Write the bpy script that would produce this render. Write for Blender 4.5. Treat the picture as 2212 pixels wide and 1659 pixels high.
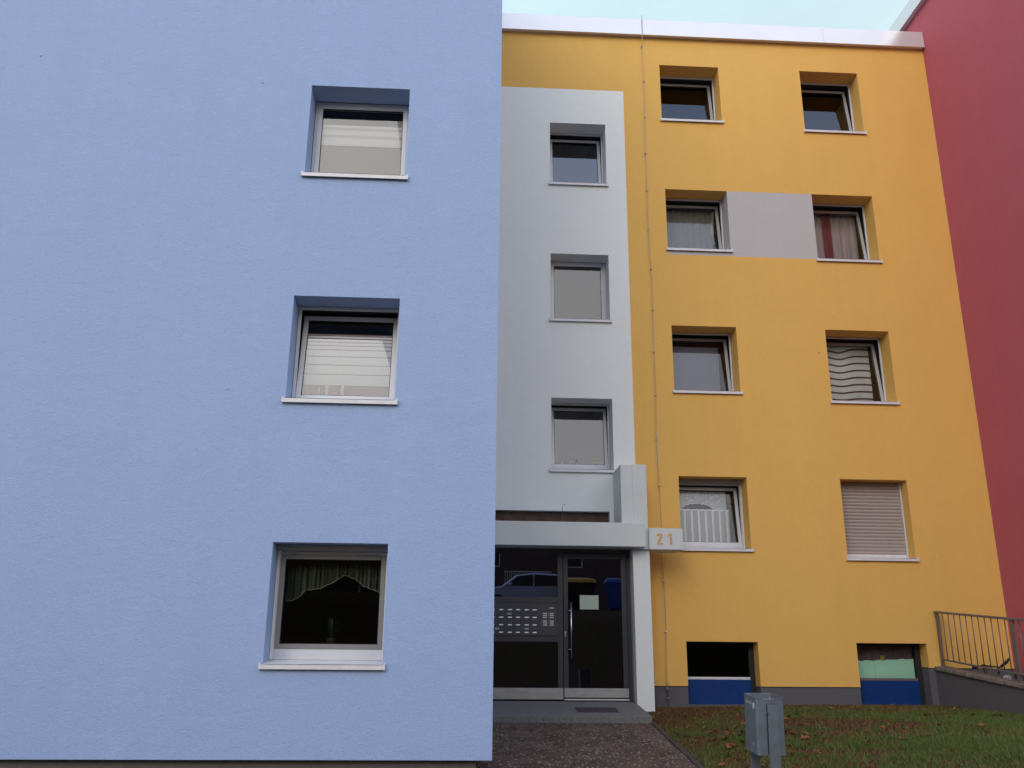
import bpy, bmesh, math, random
import numpy as np
from mathutils import Vector, Matrix, Euler
R = math.radians
random.seed(7); rng = np.random.default_rng(7)
for o in list(bpy.data.objects): bpy.data.objects.remove(o, do_unlink=True)
scene = bpy.context.scene
COL = scene.collection

# ------------------------------------------------------------------ camera
PITCH, YAW, ROLL = R(16.799), R(3.098), R(0.487)
cam_d = bpy.data.cameras.new('camera'); cam = bpy.data.objects.new('camera', cam_d); COL.objects.link(cam)
cam_d.sensor_width = 36; cam_d.lens = 1916.9/2212*36; cam_d.clip_start = 0.05; cam_d.clip_end = 2000
cy, sy, cp, sp, cr, sr = math.cos(YAW), math.sin(YAW), math.cos(PITCH), math.sin(PITCH), math.cos(ROLL), math.sin(ROLL)
r0 = Vector((cy, -sy, 0)); f0 = Vector((sy, cy, 0)); z0 = Vector((0, 0, 1))
fw = f0*cp + z0*sp; up = z0*cp - f0*sp
rt = r0*cr + up*sr; up2 = up*cr - r0*sr
M = Matrix((rt, up2, -fw)).transposed().to_4x4()
cam.matrix_world = M
scene.camera = cam
scene.render.resolution_x = 1024; scene.render.resolution_y = 768
scene.view_settings.view_transform = 'Standard'; scene.view_settings.look = 'None'
scene.view_settings.exposure = 0.45; scene.view_settings.gamma = 1

# ------------------------------------------------------------------ world and sun
SUN_EL, SUN_ROT = R(28), R(205)
w = bpy.data.worlds.new('World'); scene.world = w; w.use_nodes = True
nt = w.node_tree; N = nt.nodes; L = nt.links
for n in list(N): N.remove(n)
out = N.new('ShaderNodeOutputWorld'); bg = N.new('ShaderNodeBackground'); L.new(bg.outputs[0], out.inputs[0])
sky = N.new('ShaderNodeTexSky'); sky.sky_type = 'NISHITA'; sky.sun_disc = False
sky.sun_elevation = SUN_EL; sky.sun_rotation = SUN_ROT; sky.air_density = 1.0; sky.dust_density = 2.5; sky.ozone_density = 1.2
tc = N.new('ShaderNodeTexCoord')
mp = N.new('ShaderNodeMapping'); mp.inputs['Scale'].default_value = (1, 1, 2.6)
L.new(tc.outputs['Generated'], mp.inputs[0])
nz = N.new('ShaderNodeTexNoise'); nz.inputs['Scale'].default_value = 1.7; nz.inputs['Detail'].default_value = 6; nz.inputs['Roughness'].default_value = .55
L.new(mp.outputs[0], nz.inputs['Vector'])
rp = N.new('ShaderNodeValToRGB'); rp.color_ramp.elements[0].position = .36; rp.color_ramp.elements[1].position = .66
rp.color_ramp.elements[0].color = (.72, .72, .72, 1); rp.color_ramp.elements[1].color = (.97, .97, .97, 1)
L.new(nz.outputs['Fac'], rp.inputs[0])
# low clouds are warmer and greyer, high ones cool
sep = N.new('ShaderNodeSeparateXYZ'); L.new(tc.outputs['Generated'], sep.inputs[0])
rp2 = N.new('ShaderNodeValToRGB')
e = rp2.color_ramp.elements
e[0].position = .0; e[0].color = (.85, .84, .78, 1); e[1].position = .86; e[1].color = (.24, .31, .55, 1)
for p_, c_ in ((.44, (.92, .90, .93)), (.60, (.84, .88, 1.02)), (.74, (.48, .62, .96))): m_ = e.new(p_); m_.color = (*c_, 1)
L.new(sep.outputs['Z'], rp2.inputs[0])
rp3 = N.new('ShaderNodeValToRGB'); e = rp3.color_ramp.elements
e[0].position = .3; e[0].color = (.60, .62, .63, 1); e[1].position = .95; e[1].color = (.32, .46, .55, 1); m_ = e.new(.62); m_.color = (.43, .56, .58, 1)
L.new(sep.outputs['Z'], rp3.inputs[0])
side = N.new('ShaderNodeMapRange'); side.inputs[1].default_value = -.25; side.inputs[2].default_value = .35; L.new(sep.outputs['Y'], side.inputs[0])
mxs = N.new('ShaderNodeMix'); mxs.data_type = 'RGBA'; L.new(side.outputs[0], mxs.inputs['Factor']); L.new(rp2.outputs[0], mxs.inputs[6]); L.new(rp3.outputs[0], mxs.inputs[7])
cl = N.new('ShaderNodeVectorMath'); cl.operation = 'SCALE'; cl.inputs['Scale'].default_value = 11.5
L.new(mxs.outputs[2], cl.inputs[0])
mx = N.new('ShaderNodeMix'); mx.data_type = 'RGBA'
L.new(rp.outputs[0], mx.inputs['Factor']); L.new(sky.outputs[0], mx.inputs[6]); L.new(cl.outputs[0], mx.inputs[7])
L.new(mx.outputs[2], bg.inputs['Color']); bg.inputs['Strength'].default_value = 0.12
sd = bpy.data.lights.new('sun', 'SUN'); sd.energy = 0.55; sd.angle = R(35); sd.color = (1, .95, .88)
sun = bpy.data.objects.new('sun', sd); COL.objects.link(sun)
sdir = Vector((math.sin(SUN_ROT)*math.cos(SUN_EL), math.cos(SUN_ROT)*math.cos(SUN_EL), math.sin(SUN_EL)))
sun.rotation_euler = sdir.to_track_quat('Z', 'Y').to_euler()

# ------------------------------------------------------------------ materials
def newmat(name):
    m = bpy.data.materials.new(name); m.use_nodes = True
    return m, m.node_tree.nodes, m.node_tree.links, m.node_tree.nodes['Principled BSDF']
def mat(name, col, rough=.6, metal=0., bump=None, var=0., vscale=8., spec=None, vstretch=(1, 1, 1), bscale=None, mottle=None):
    m, N, L, b = newmat(name)
    b.inputs['Roughness'].default_value = rough; b.inputs['Metallic'].default_value = metal
    if spec is not None: b.inputs['Specular IOR Level'].default_value = spec
    c4 = (*col, 1)
    b.inputs['Base Color'].default_value = c4
    if var or bump:
        tc = N.new('ShaderNodeTexCoord'); mp = N.new('ShaderNodeMapping'); mp.inputs['Scale'].default_value = vstretch
        L.new(tc.outputs['Object'], mp.inputs[0])
    if var:
        n1 = N.new('ShaderNodeTexNoise'); n1.inputs['Scale'].default_value = vscale; n1.inputs['Detail'].default_value = 5
        L.new(mp.outputs[0], n1.inputs['Vector'])
        mr = N.new('ShaderNodeMapRange'); mr.inputs[1].default_value = .3; mr.inputs[2].default_value = .7
        mr.inputs[3].default_value = 1-var; mr.inputs[4].default_value = 1+var
        L.new(n1.outputs['Fac'], mr.inputs[0])
        v = N.new('ShaderNodeVectorMath'); v.operation = 'SCALE'; v.inputs[0].default_value = col
        L.new(mr.outputs[0], v.inputs['Scale']); L.new(v.outputs[0], b.inputs['Base Color'])
    if bump:
        n2 = N.new('ShaderNodeTexNoise'); n2.inputs['Scale'].default_value = bscale or 60; n2.inputs['Detail'].default_value = 4
        L.new(tc.outputs['Object'], n2.inputs['Vector'])
        bp = N.new('ShaderNodeBump'); bp.inputs['Strength'].default_value = 1; bp.inputs['Distance'].default_value = bump
        L.new(n2.outputs['Fac'], bp.inputs['Height']); L.new(bp.outputs[0], b.inputs['Normal'])
    return m
def stucco(name, col, warm=(1, 1, 1), grain=.006, gs=46, cvar=.022):
    """trowelled render: scratchy grain, faint roller bands and a broad mottling of the paint"""
    m, N, L, b = newmat(name)
    b.inputs['Roughness'].default_value = .88; b.inputs['Specular IOR Level'].default_value = .25
    tc = N.new('ShaderNodeTexCoord')
    mp = N.new('ShaderNodeMapping'); mp.inputs['Scale'].default_value = (.82, .82, 1.05); mp.inputs['Rotation'].default_value = (0, R(24), 0)
    L.new(tc.outputs['Object'], mp.inputs[0])
    g = N.new('ShaderNodeTexNoise'); g.inputs['Scale'].default_value = gs; g.inputs['Detail'].default_value = 3; g.inputs['Roughness'].default_value = .6; g.inputs['Distortion'].default_value = .9
    L.new(mp.outputs[0], g.inputs['Vector'])
    g2 = N.new('ShaderNodeTexNoise'); g2.inputs['Scale'].default_value = 1.4; g2.inputs['Detail'].default_value = 5; g2.inputs['Roughness'].default_value = .62
    L.new(mp.outputs[0], g2.inputs['Vector'])
    g3 = N.new('ShaderNodeTexNoise'); g3.inputs['Scale'].default_value = 9; g3.inputs['Detail'].default_value = 4
    L.new(mp.outputs[0], g3.inputs['Vector'])
    a = N.new('ShaderNodeMath'); a.operation = 'MULTIPLY_ADD'; a.inputs[1].default_value = .6
    L.new(g3.outputs['Fac'], a.inputs[0]); L.new(g2.outputs['Fac'], a.inputs[2])
    mr = N.new('ShaderNodeMapRange'); mr.inputs[1].default_value = .5; mr.inputs[2].default_value = 1.1
    mr.inputs[3].default_value = 1-cvar; mr.inputs[4].default_value = 1+cvar
    L.new(a.outputs[0], mr.inputs[0])
    gm = N.new('ShaderNodeMapRange'); gm.inputs[1].default_value = .3; gm.inputs[2].default_value = .7; gm.inputs[3].default_value = .955; gm.inputs[4].default_value = 1.045
    L.new(g.outputs['Fac'], gm.inputs[0])
    ms = N.new('ShaderNodeMapping'); ms.inputs['Scale'].default_value = (3.2, 3.2, .16); L.new(tc.outputs['Object'], ms.inputs[0])
    gs_ = N.new('ShaderNodeTexNoise'); gs_.inputs['Scale'].default_value = 1; gs_.inputs['Detail'].default_value = 6; gs_.inputs['Roughness'].default_value = .6; L.new(ms.outputs[0], gs_.inputs['Vector'])
    st_ = N.new('ShaderNodeMapRange'); st_.inputs[1].default_value = .3; st_.inputs[2].default_value = .7; st_.inputs[3].default_value = 1-cvar*.9; st_.inputs[4].default_value = 1+cvar*.7; L.new(gs_.outputs['Fac'], st_.inputs[0])
    m0 = N.new('ShaderNodeMath'); m0.operation = 'MULTIPLY'; L.new(mr.outputs[0], m0.inputs[0]); L.new(st_.outputs[0], m0.inputs[1])
    mu = N.new('ShaderNodeMath'); mu.operation = 'MULTIPLY'; L.new(m0.outputs[0], mu.inputs[0]); L.new(gm.outputs[0], mu.inputs[1])
    v = N.new('ShaderNodeVectorMath'); v.operation = 'SCALE'; v.inputs[0].default_value = col
    L.new(mu.outputs[0], v.inputs['Scale']); L.new(v.outputs[0], b.inputs['Base Color'])
    ad = N.new('ShaderNodeMath'); ad.operation = 'MULTIPLY_ADD'; ad.inputs[1].default_value = .9
    L.new(g3.outputs['Fac'], ad.inputs[0]); L.new(g.outputs['Fac'], ad.inputs[2])
    bp = N.new('ShaderNodeBump'); bp.inputs['Strength'].default_value = .8; bp.inputs['Distance'].default_value = grain
    L.new(ad.outputs[0], bp.inputs['Height']); L.new(bp.outputs[0], b.inputs['Normal'])
    return m
def glass(name, ior=1.72, tint=(.86, .88, .89), rough=.0, wave=.0006, gcol=(1, 1, 1)):
    m, N, L, b = newmat(name); N.remove(b)
    o = N['Material Output']
    t = N.new('ShaderNodeBsdfTransparent'); t.inputs[0].default_value = (*tint, 1)
    g = N.new('ShaderNodeBsdfGlossy'); g.inputs['Roughness'].default_value = rough; g.inputs['Color'].default_value = (*gcol, 1)
    f = N.new('ShaderNodeFresnel'); f.inputs[0].default_value = ior
    # very slight waviness of the sheet
    tc = N.new('ShaderNodeTexCoord'); n = N.new('ShaderNodeTexNoise'); n.inputs['Scale'].default_value = 1.3; n.inputs['Detail'].default_value = 0
    L.new(tc.outputs['Object'], n.inputs['Vector'])
    bp = N.new('ShaderNodeBump'); bp.inputs['Distance'].default_value = wave; bp.inputs['Strength'].default_value = .5
    L.new(n.outputs['Fac'], bp.inputs['Height']); L.new(bp.outputs[0], g.inputs['Normal'])
    mx = N.new('ShaderNodeMixShader'); L.new(f.outputs[0], mx.inputs[0]); L.new(t.outputs[0], mx.inputs[1]); L.new(g.outputs[0], mx.inputs[2])
    L.new(mx.outputs[0], o.inputs[0])
    return m
def cloth(name, col, alpha=.8, stripes=None, scale=60):
    """curtain cloth; alpha is how dense the weave is; stripes = (period, share, z0, dense, open)"""
    m, N, L, b = newmat(name)
    o = N['Material Output']; b.inputs['Roughness'].default_value = .9; b.inputs['Base Color'].default_value = (*col, 1)
    tr = N.new('ShaderNodeBsdfTransparent'); mx = N.new('ShaderNodeMixShader')
    L.new(tr.outputs[0], mx.inputs[1]); L.new(b.outputs[0], mx.inputs[2]); L.new(mx.outputs[0], o.inputs[0])
    mx.inputs[0].default_value = alpha
    if stripes:
        per, share, zz, dense, opn = stripes
        tc = N.new('ShaderNodeTexCoord'); s = N.new('ShaderNodeSeparateXYZ'); L.new(tc.outputs['Object'], s.inputs[0])
        a = N.new('ShaderNodeMath'); a.operation = 'SUBTRACT'; a.inputs[1].default_value = zz; L.new(s.outputs['Z'], a.inputs[0])
        d = N.new('ShaderNodeMath'); d.operation = 'DIVIDE'; d.inputs[1].default_value = per; L.new(a.outputs[0], d.inputs[0])
        fr = N.new('ShaderNodeMath'); fr.operation = 'FRACT'; L.new(d.outputs[0], fr.inputs[0])
        lt = N.new('ShaderNodeMath'); lt.operation = 'LESS_THAN'; lt.inputs[1].default_value = share; L.new(fr.outputs[0], lt.inputs[0])
        mr = N.new('ShaderNodeMapRange'); mr.inputs[3].default_value = opn; mr.inputs[4].default_value = dense
        L.new(lt.outputs[0], mr.inputs[0]); L.new(mr.outputs[0], mx.inputs[0])
    return m

BLUE = stucco('blue render', (.318, .418, .632), gs=44, grain=.0065)
YELLOW = stucco('yellow render', (.76, .452, .118), gs=56, grain=.006)
WHITE = stucco('white render', (.77, .80, .76), gs=72, grain=.003, cvar=.02)
LILAC = stucco('lilac grey render', (.50, .48, .465), gs=60, grain=.0045)
RED = stucco('red render', (.46, .112, .138), gs=52, grain=.006)
PLINTH = stucco('grey plinth render', (.115, .11, .12), gs=70)
BRAKE = mat('brown bare render', (.095, .062, .045), .9, bump=.004, var=.3, vscale=6)
PAINT = mat('smooth white canopy paint', (.61, .64, .615), .55, bump=.0012, bscale=14, var=.03, vscale=3)
PVC = mat('white window plastic', (.60, .60, .62), .35, var=.03, vscale=5)
ALU = mat('white coated aluminium sill', (.68, .67, .67), .38, var=.06, vscale=10)
SEAL_SHADE = mat('black seal and gap shade', (.012, .012, .014), .6)
DARKFR = mat('charcoal door coating', (.040, .040, .044), .45, var=.08, vscale=12)
BRUSH = mat('brushed steel', (.42, .41, .39), .42, .6, var=.14, vscale=5, vstretch=(1, 1, 9))
STEEL = mat('polished steel', (.62, .62, .64), .25, 1)
GALV = mat('galvanised steel', (.155, .18, .205), .55, .4, var=.13, vscale=9, bump=.0015, bscale=30)
RAILM = mat('dull grey railing steel', (.17, .15, .15), .5, .3, var=.12, vscale=20)
CABLE = mat('lightning conductor wire', (.42, .36, .33), .45, .5)
CLAMP = mat('wire clamp', (.5, .5, .5), .4, .6)
METALP = mat('white coated parapet sheet', (.76, .76, .77), .24, .42, var=.02, vscale=2)
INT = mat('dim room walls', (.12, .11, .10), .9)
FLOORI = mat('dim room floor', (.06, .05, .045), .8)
GLASS = glass('window glass')
DGLASS = glass('dark door glass', 2.25, (.22, .23, .27), wave=0, gcol=(.72, .74, 1.0))
SASHD = mat('shaded cream sash plastic', (.42, .40, .38), .4)  # cream plastic coloured darker for the shade of the recessed sashes
SGLASS = glass('stair window glass', 2.1)
PGLASS = glass('plain window glass', 1.42, (.9, .92, .93))
TAN = mat('tan rolling shutter', (.36, .31, .28), .5, var=.04, vscale=6)
BOXM = mat('grey shutter box', (.30, .29, .29), .45, var=.05, vscale=6)
BPANEL = mat('blue panel', (.003, .034, .16), .5, var=.08, vscale=5, spec=.25)
CONC = mat('grey step concrete', (.15, .147, .138), .85, bump=.004, bscale=90, var=.22, vscale=30)
COPE = mat('rough stone coping', (.17, .14, .115), .95, bump=.02, bscale=16, var=.35, vscale=9)

# ------------------------------------------------------------------ mesh helpers
class MB:
    def __init__(s): s.v = []; s.f = []; s.m = []
    def quad(s, a, b, c, d, m=0):
        i = len(s.v); s.v += [a, b, c, d]; s.f.append((i, i+1, i+2, i+3)); s.m.append(m); return s
    def poly(s, pts, m=0):
        i = len(s.v); s.v += list(pts); s.f.append(tuple(range(i, i+len(pts)))); s.m.append(m); return s
    def box(s, x0, x1, y0, y1, z0, z1, m=0):
        i = len(s.v)
        s.v += [(x0, y0, z0), (x1, y0, z0), (x1, y1, z0), (x0, y1, z0), (x0, y0, z1), (x1, y0, z1), (x1, y1, z1), (x0, y1, z1)]
        for q in ((0, 3, 2, 1), (4, 5, 6, 7), (0, 1, 5, 4), (1, 2, 6, 5), (2, 3, 7, 6), (3, 0, 4, 7)):
            s.f.append(tuple(i+k for k in q)); s.m.append(m)
        return s
    def hexa(s, p, m=0):
        i = len(s.v); s.v += [tuple(q) for q in p]
        for q in ((0, 3, 2, 1), (4, 5, 6, 7), (0, 1, 5, 4), (1, 2, 6, 5), (2, 3, 7, 6), (3, 0, 4, 7)):
            s.f.append(tuple(i+k for k in q)); s.m.append(m)
        return s
    def ring(s, x0, x1, z0, z1, wl, wr, wb, wt, y0, y1, m=0):
        s.box(x0, x0+wl, y0, y1, z0, z1, m); s.box(x1-wr, x1, y0, y1, z0, z1, m)
        s.box(x0+wl, x1-wr, y0, y1, z0, z0+wb, m); s.box(x0+wl, x1-wr, y0, y1, z1-wt, z1, m)
        return s
    def tube(s, pts, r, n=8, m=0, closed=False):
        pts = [Vector(p) for p in pts]; rings = []
        K = len(pts)
        for k, p in enumerate(pts):
            if closed: t = pts[(k+1) % K]-pts[k-1]
            else: t = pts[min(k+1, K-1)]-pts[max(k-1, 0)]
            t.normalize()
            a = Vector((0, 0, 1)) if abs(t.z) < .9 else Vector((1, 0, 0))
            u = t.cross(a).normalized(); v = t.cross(u)
            rr = r[k] if isinstance(r, (list, tuple)) else r
            base = len(s.v); rings.append(base)
            for j in range(n):
                an = 2*math.pi*j/n
                q = p+u*rr*math.cos(an)+v*rr*math.sin(an); s.v.append(tuple(q))
        for k in range(K if closed else K-1):
            a, b = rings[k], rings[(k+1) % K]
            for j in range(n):
                s.f.append((a+j, a+(j+1) % n, b+(j+1) % n, b+j)); s.m.append(m)
        if not closed:
            s.f.append(tuple(rings[0]+j for j in range(n))[::-1]); s.m.append(m)
            s.f.append(tuple(rings[-1]+j for j in range(n))); s.m.append(m)
        return s
    def xf(s, M, i0=0):
        s.v = s.v[:i0]+[tuple(M @ Vector(p)) for p in s.v[i0:]]; return s
    def build(s, name, mats, parent=None, bevel=0, smooth=False, origin=None):
        if not isinstance(mats, (list, tuple)): mats = [mats]
        me = bpy.data.meshes.new(name)
        o0 = Vector(origin) if origin is not None else Vector((0, 0, 0))
        me.from_pydata([tuple(Vector(p)-o0) for p in s.v], [], s.f)
        for m in mats: me.materials.append(m)
        me.polygons.foreach_set('material_index', s.m)
        if smooth: me.polygons.foreach_set('use_smooth', [True]*len(me.polygons))
        me.update()
        o = bpy.data.objects.new(name, me); COL.objects.link(o); o.location = o0
        if parent:
            o.parent = parent; o.location = o0-parent.matrix_basis.translation if parent.parent is None else o0-wloc(parent)
        if bevel:
            bm = bmesh.new(); bm.from_mesh(me); bmesh.ops.recalc_face_normals(bm, faces=bm.faces)
            bm.to_mesh(me); bm.free()
            b = o.modifiers.new('bevel', 'BEVEL'); b.width = bevel; b.segments = 2; b.limit_method = 'ANGLE'
        return o
def wloc(o):
    v = Vector((0, 0, 0))
    while o: v += o.location; o = o.parent
    return v
def thing(name, label, cat, loc=(0, 0, 0), group=None):
    o = bpy.data.objects.new(name, None); COL.objects.link(o); o.location = loc; o.empty_display_size = .2
    o['label'] = label; o['category'] = cat
    if group: o['group'] = group
    return o
def tag(o, label, cat, group=None):
    o['label'] = label; o['category'] = cat
    if group: o['group'] = group
    return o
def struct(o, label=None, cat=None):
    o['kind'] = 'structure'
    if label: o['label'] = label
    if cat: o['category'] = cat
    return o

# ------------------------------------------------------------------ terrain
def path_z(y):
    if y >= 13.46: return -.968
    z = -.968-.1135*(13.46-y)
    if y < 7.5: z = max(z, -1.66) if y > 0 else -1.66
    return max(z, -1.66)
def bank(y):
    # the ground climbs behind the photographer
    t = min(max((-1.2-y)/4.2, 0), 1); return (3*t*t-2*t**3)*3.2
def lawn_z(x, y):
    b = path_z(y)
    t = min(max((x-2.85)/3.2, 0), 1); t = t*t*(3-2*t)
    yy = min(y, 15.1)
    hi = -.782-.006*(15.1-yy)-.012*max(0, 12.3-yy)
    near = -.968+.125*min(max((yy-13.46)/1.1, 0), 1) if yy > 13.46 else b
    z = near*(1-t)+hi*t
    return z
def ground_z(x, y):
    if y < -1: z = -1.66
    elif x < 2.83: z = path_z(y)
    else:
        z = lawn_z(x, y)
        s = min(max(y/5, 0), 1); z = z*s+(-1.66)*(1-s)
    z += bank(y)
    if x > 8.05: z = min(z, -1.2) if 7 < y < 15.6 else z
    return z
GROUND, gN, gL, gb = newmat('lawn soil')
gb.inputs['Roughness'].default_value = .95
tc = gN.new('ShaderNodeTexCoord')
n1 = gN.new('ShaderNodeTexNoise'); n1.inputs['Scale'].default_value = 1.1; n1.inputs['Detail'].default_value = 8; n1.inputs['Roughness'].default_value = .7
n2 = gN.new('ShaderNodeTexNoise'); n2.inputs['Scale'].default_value = 22; n2.inputs['Detail'].default_value = 6
gL.new(tc.outputs['Object'], n1.inputs['Vector']); gL.new(tc.outputs['Object'], n2.inputs['Vector'])
r1 = gN.new('ShaderNodeValToRGB'); e = r1.color_ramp.elements
e[0].position = .42; e[0].color = (.085, .042, .018, 1); e[1].position = .66; e[1].color = (.045, .060, .012, 1)
gL.new(n1.outputs['Fac'], r1.inputs[0])
v = gN.new('ShaderNodeMapRange'); v.inputs[1].default_value = .3; v.inputs[2].default_value = .7; v.inputs[3].default_value = .45; v.inputs[4].default_value = 1.5
gL.new(n2.outputs['Fac'], v.inputs[0])
s_ = gN.new('ShaderNodeVectorMath'); s_.operation = 'SCALE'; gL.new(r1.outputs[0], s_.inputs[0]); gL.new(v.outputs[0], s_.inputs['Scale']); gL.new(s_.outputs[0], gb.inputs['Base Color'])
bp = gN.new('ShaderNodeBump'); bp.inputs['Distance'].default_value = .03; gL.new(n2.outputs['Fac'], bp.inputs['Height']); gL.new(bp.outputs[0], gb.inputs['Normal'])

def grid_mesh(xs, ys, zf, name, m):
    V = [(x, y, zf(x, y)) for y in ys for x in xs]; n = len(xs)
    F = [(j*n+i, j*n+i+1, (j+1)*n+i+1, (j+1)*n+i) for j in range(len(ys)-1) for i in range(n-1)]
    b = MB(); b.v = V; b.f = F; b.m = [0]*len(F)
    return b.build(name, m, smooth=True)
xs = [-400, -150, -60, -30, -15] + [x*.5 for x in range(-20, 6)] + [2.76, 2.83, 2.84, 3, 3.3, 3.6] + [4+.35*i for i in range(11)] + [7.93, 8.04, 8.06, 9.3, 9.6, 12, 20, 40, 150, 400]
ys = [-400, -150, -60, -30, -18, -12, -8, -6] + [-5.5+.5*i for i in range(26)] + [7.01+.25*i for i in range(35)] + [15.61, 20, 40, 150, 400]
xs = sorted(set(xs)); ys = sorted(set(ys))
struct(grid_mesh(xs, ys, lambda x, y: ground_z(x, y)-.012, 'ground', GROUND), 'brown and green ground of the yard', 'ground')

# exposed aggregate path
PATH, N_, L_, b_ = newmat('exposed aggregate paving'); b_.inputs['Roughness'].default_value = .8
tc = N_.new('ShaderNodeTexCoord')
vo = N_.new('ShaderNodeTexVoronoi'); vo.inputs['Scale'].default_value = 42; vo.inputs['Randomness'].default_value = 1
mp = N_.new('ShaderNodeMapping'); mp.inputs['Scale'].default_value = (.75, .9, 1)
L_.new(tc.outputs['Object'], mp.inputs[0]); L_.new(mp.outputs[0], vo.inputs['Vector'])
edge = N_.new('ShaderNodeMath'); edge.operation = 'LESS_THAN'; edge.inputs[1].default_value = .42; L_.new(vo.outputs['Distance'], edge.inputs[0])
sp_ = N_.new('ShaderNodeSeparateColor'); L_.new(vo.outputs['Color'], sp_.inputs[0])
gt = N_.new('ShaderNodeMath'); gt.operation = 'GREATER_THAN'; gt.inputs[1].default_value = .45; L_.new(sp_.outputs[0], gt.inputs[0])
pb = N_.new('ShaderNodeMath'); pb.operation = 'MULTIPLY'; L_.new(edge.outputs[0], pb.inputs[0]); L_.new(gt.outputs[0], pb.inputs[1])
nn = N_.new('ShaderNodeTexNoise'); nn.inputs['Scale'].default_value = 3.5; nn.inputs['Detail'].default_value = 8; L_.new(tc.outputs['Object'], nn.inputs['Vector'])
rb = N_.new('ShaderNodeValToRGB'); rb.color_ramp.elements[0].color = (.040, .025, .017, 1); rb.color_ramp.elements[1].color = (.105, .072, .050, 1)
rb.color_ramp.elements[0].position = .35; rb.color_ramp.elements[1].position = .68
L_.new(nn.outputs['Fac'], rb.inputs[0])
rpb = N_.new('ShaderNodeValToRGB'); rpb.color_ramp.elements[0].color = (.07, .048, .036, 1); rpb.color_ramp.elements[1].color = (.52, .45, .40, 1); rpb.color_ramp.elements.new(.6).color = (.15, .115, .09, 1)
L_.new(sp_.outputs[1], rpb.inputs[0])
mm = N_.new('ShaderNodeMix'); mm.data_type = 'RGBA'; L_.new(pb.outputs[0], mm.inputs['Factor']); L_.new(rb.outputs[0], mm.inputs[6]); L_.new(rpb.outputs[0], mm.inputs[7])
L_.new(mm.outputs[2], b_.inputs['Base Color'])
bp = N_.new('ShaderNodeBump'); bp.inputs['Distance'].default_value = .006; bp.invert = True
L_.new(vo.outputs['Distance'], bp.inputs['Height']); L_.new(bp.outputs[0], b_.inputs['Normal'])
pys = sorted(set([-1+.5*i for i in range(29)]+[13.47, 13.2]))
struct(grid_mesh([.0+.28*i for i in range(10)]+[2.76], pys, lambda x, y: path_z(y)+.004, 'path', PATH), 'dark exposed aggregate path to the door', 'path')
mb = MB()
for a, b in zip(pys[:-1], pys[1:]):
    za, zb = path_z(a), path_z(b)
    mb.hexa([(2.765, a, za-.15), (2.835, a, za-.15), (2.835, b, zb-.15), (2.765, b, zb-.15), (2.765, a, za+.018), (2.835, a, za+.018), (2.835, b, zb+.018), (2.765, b, zb+.018)])
struct(mb.build('path_edging', mat('dark edging stone', (.05, .04, .034), .9, bump=.006, var=.3, vscale=7)), 'dark edging stone between path and lawn', 'kerb')

# ------------------------------------------------------------------ facade with openings
def facade(name, Y, x0, x1, z0, z1, openings, mats, region, parent, t=.35):
    """wall sheet in the plane Y with real reveals; openings: dict(x0,x1,z0,z1,depth,back)"""
    X = sorted(set([x0, x1]+[q for o in openings for q in (o['x0'], o['x1']) if x0 <= q <= x1]+[q for q in region['xs'] if x0 < q < x1]))
    Z = sorted(set([z0, z1]+[q for o in openings for q in (o['z0'], o['z1']) if z0 <= q <= z1]+[q for q in region['zs'] if z0 < q < z1]))
    def op(x, z):
        for o in openings:
            if o['x0'] < x < o['x1'] and o['z0'] < z < o['z1']: return o
    mb = MB(); nx, nz = len(X)-1, len(Z)-1
    def solid(i, j):
        if not (0 <= i < nx and 0 <= j < nz): return None
        return op((X[i]+X[i+1])/2, (Z[j]+Z[j+1])/2)
    for i in range(nx):
        for j in range(nz):
            xa, xb, za, zb = X[i], X[i+1], Z[j], Z[j+1]; o = solid(i, j); cx, cz = (xa+xb)/2, (za+zb)/2
            if o is None:
                k = region['mat'](cx, cz); mb.quad((xa, Y, za), (xb, Y, za), (xb, Y, zb), (xa, Y, zb), k)
                for (di, dj) in ((-1, 0), (1, 0), (0, -1), (0, 1)):
                    ii, jj = i+di, j+dj
                    outside = not (0 <= ii < nx and 0 <= jj < nz)
                    nb = None if outside else solid(ii, jj)
                    if outside or nb is not None:
                        d = t if outside else nb['depth']
                        kk = k if nb is None else nb.get('rev', {}).get((di, dj), k)
                        if di == -1: mb.quad((xa, Y, za), (xa, Y, zb), (xa, Y+d, zb), (xa, Y+d, za), kk)
                        if di == 1: mb.quad((xb, Y, za), (xb, Y+d, za), (xb, Y+d, zb), (xb, Y, zb), kk)
                        if dj == -1: mb.quad((xa, Y, za), (xa, Y+d, za), (xb, Y+d, za), (xb, Y, za), kk)
                        if dj == 1: mb.quad((xa, Y, zb), (xb, Y, zb), (xb, Y+d, zb), (xa, Y+d, zb), kk)
            elif o.get('back') is not None:
                mb.quad((xa, Y+o['depth'], za), (xb, Y+o['depth'], za), (xb, Y+o['depth'], zb), (xa, Y+o['depth'], zb), o['back'])
    return mb.build(name, mats, parent)

YD, YB, XR = 15.093, 9.567, 9.274
S = 2.8
A0, A1, B0, B1, W0, W1 = 3.738, 4.941, 6.613, 7.814, 1.517, 2.606
BL0, BL1 = -1.991, -.785
def op(x0, x1, z0, z1, d=.36, **k): return dict(x0=x0, x1=x1, z0=z0, z1=z1, depth=d, **k)
SILLH = .05
wins = {}
for i in range(4):
    wins['A%d' % (i+1)] = (A0, A1, 1.67+2.795*i, 2.962+S*i)
    wins['B%d' % (i+1)] = (B0, B1, 1.546+2.795*i, 2.962+S*i)
for i in range(3):
    wins['W%d' % (i+1)] = (W0, W1, 2.99+2.785*i, 4.331+S*i)
    wins['L%d' % (i+1)] = (BL0, BL1, -.187+S*i, 1.089+S*i)

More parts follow.
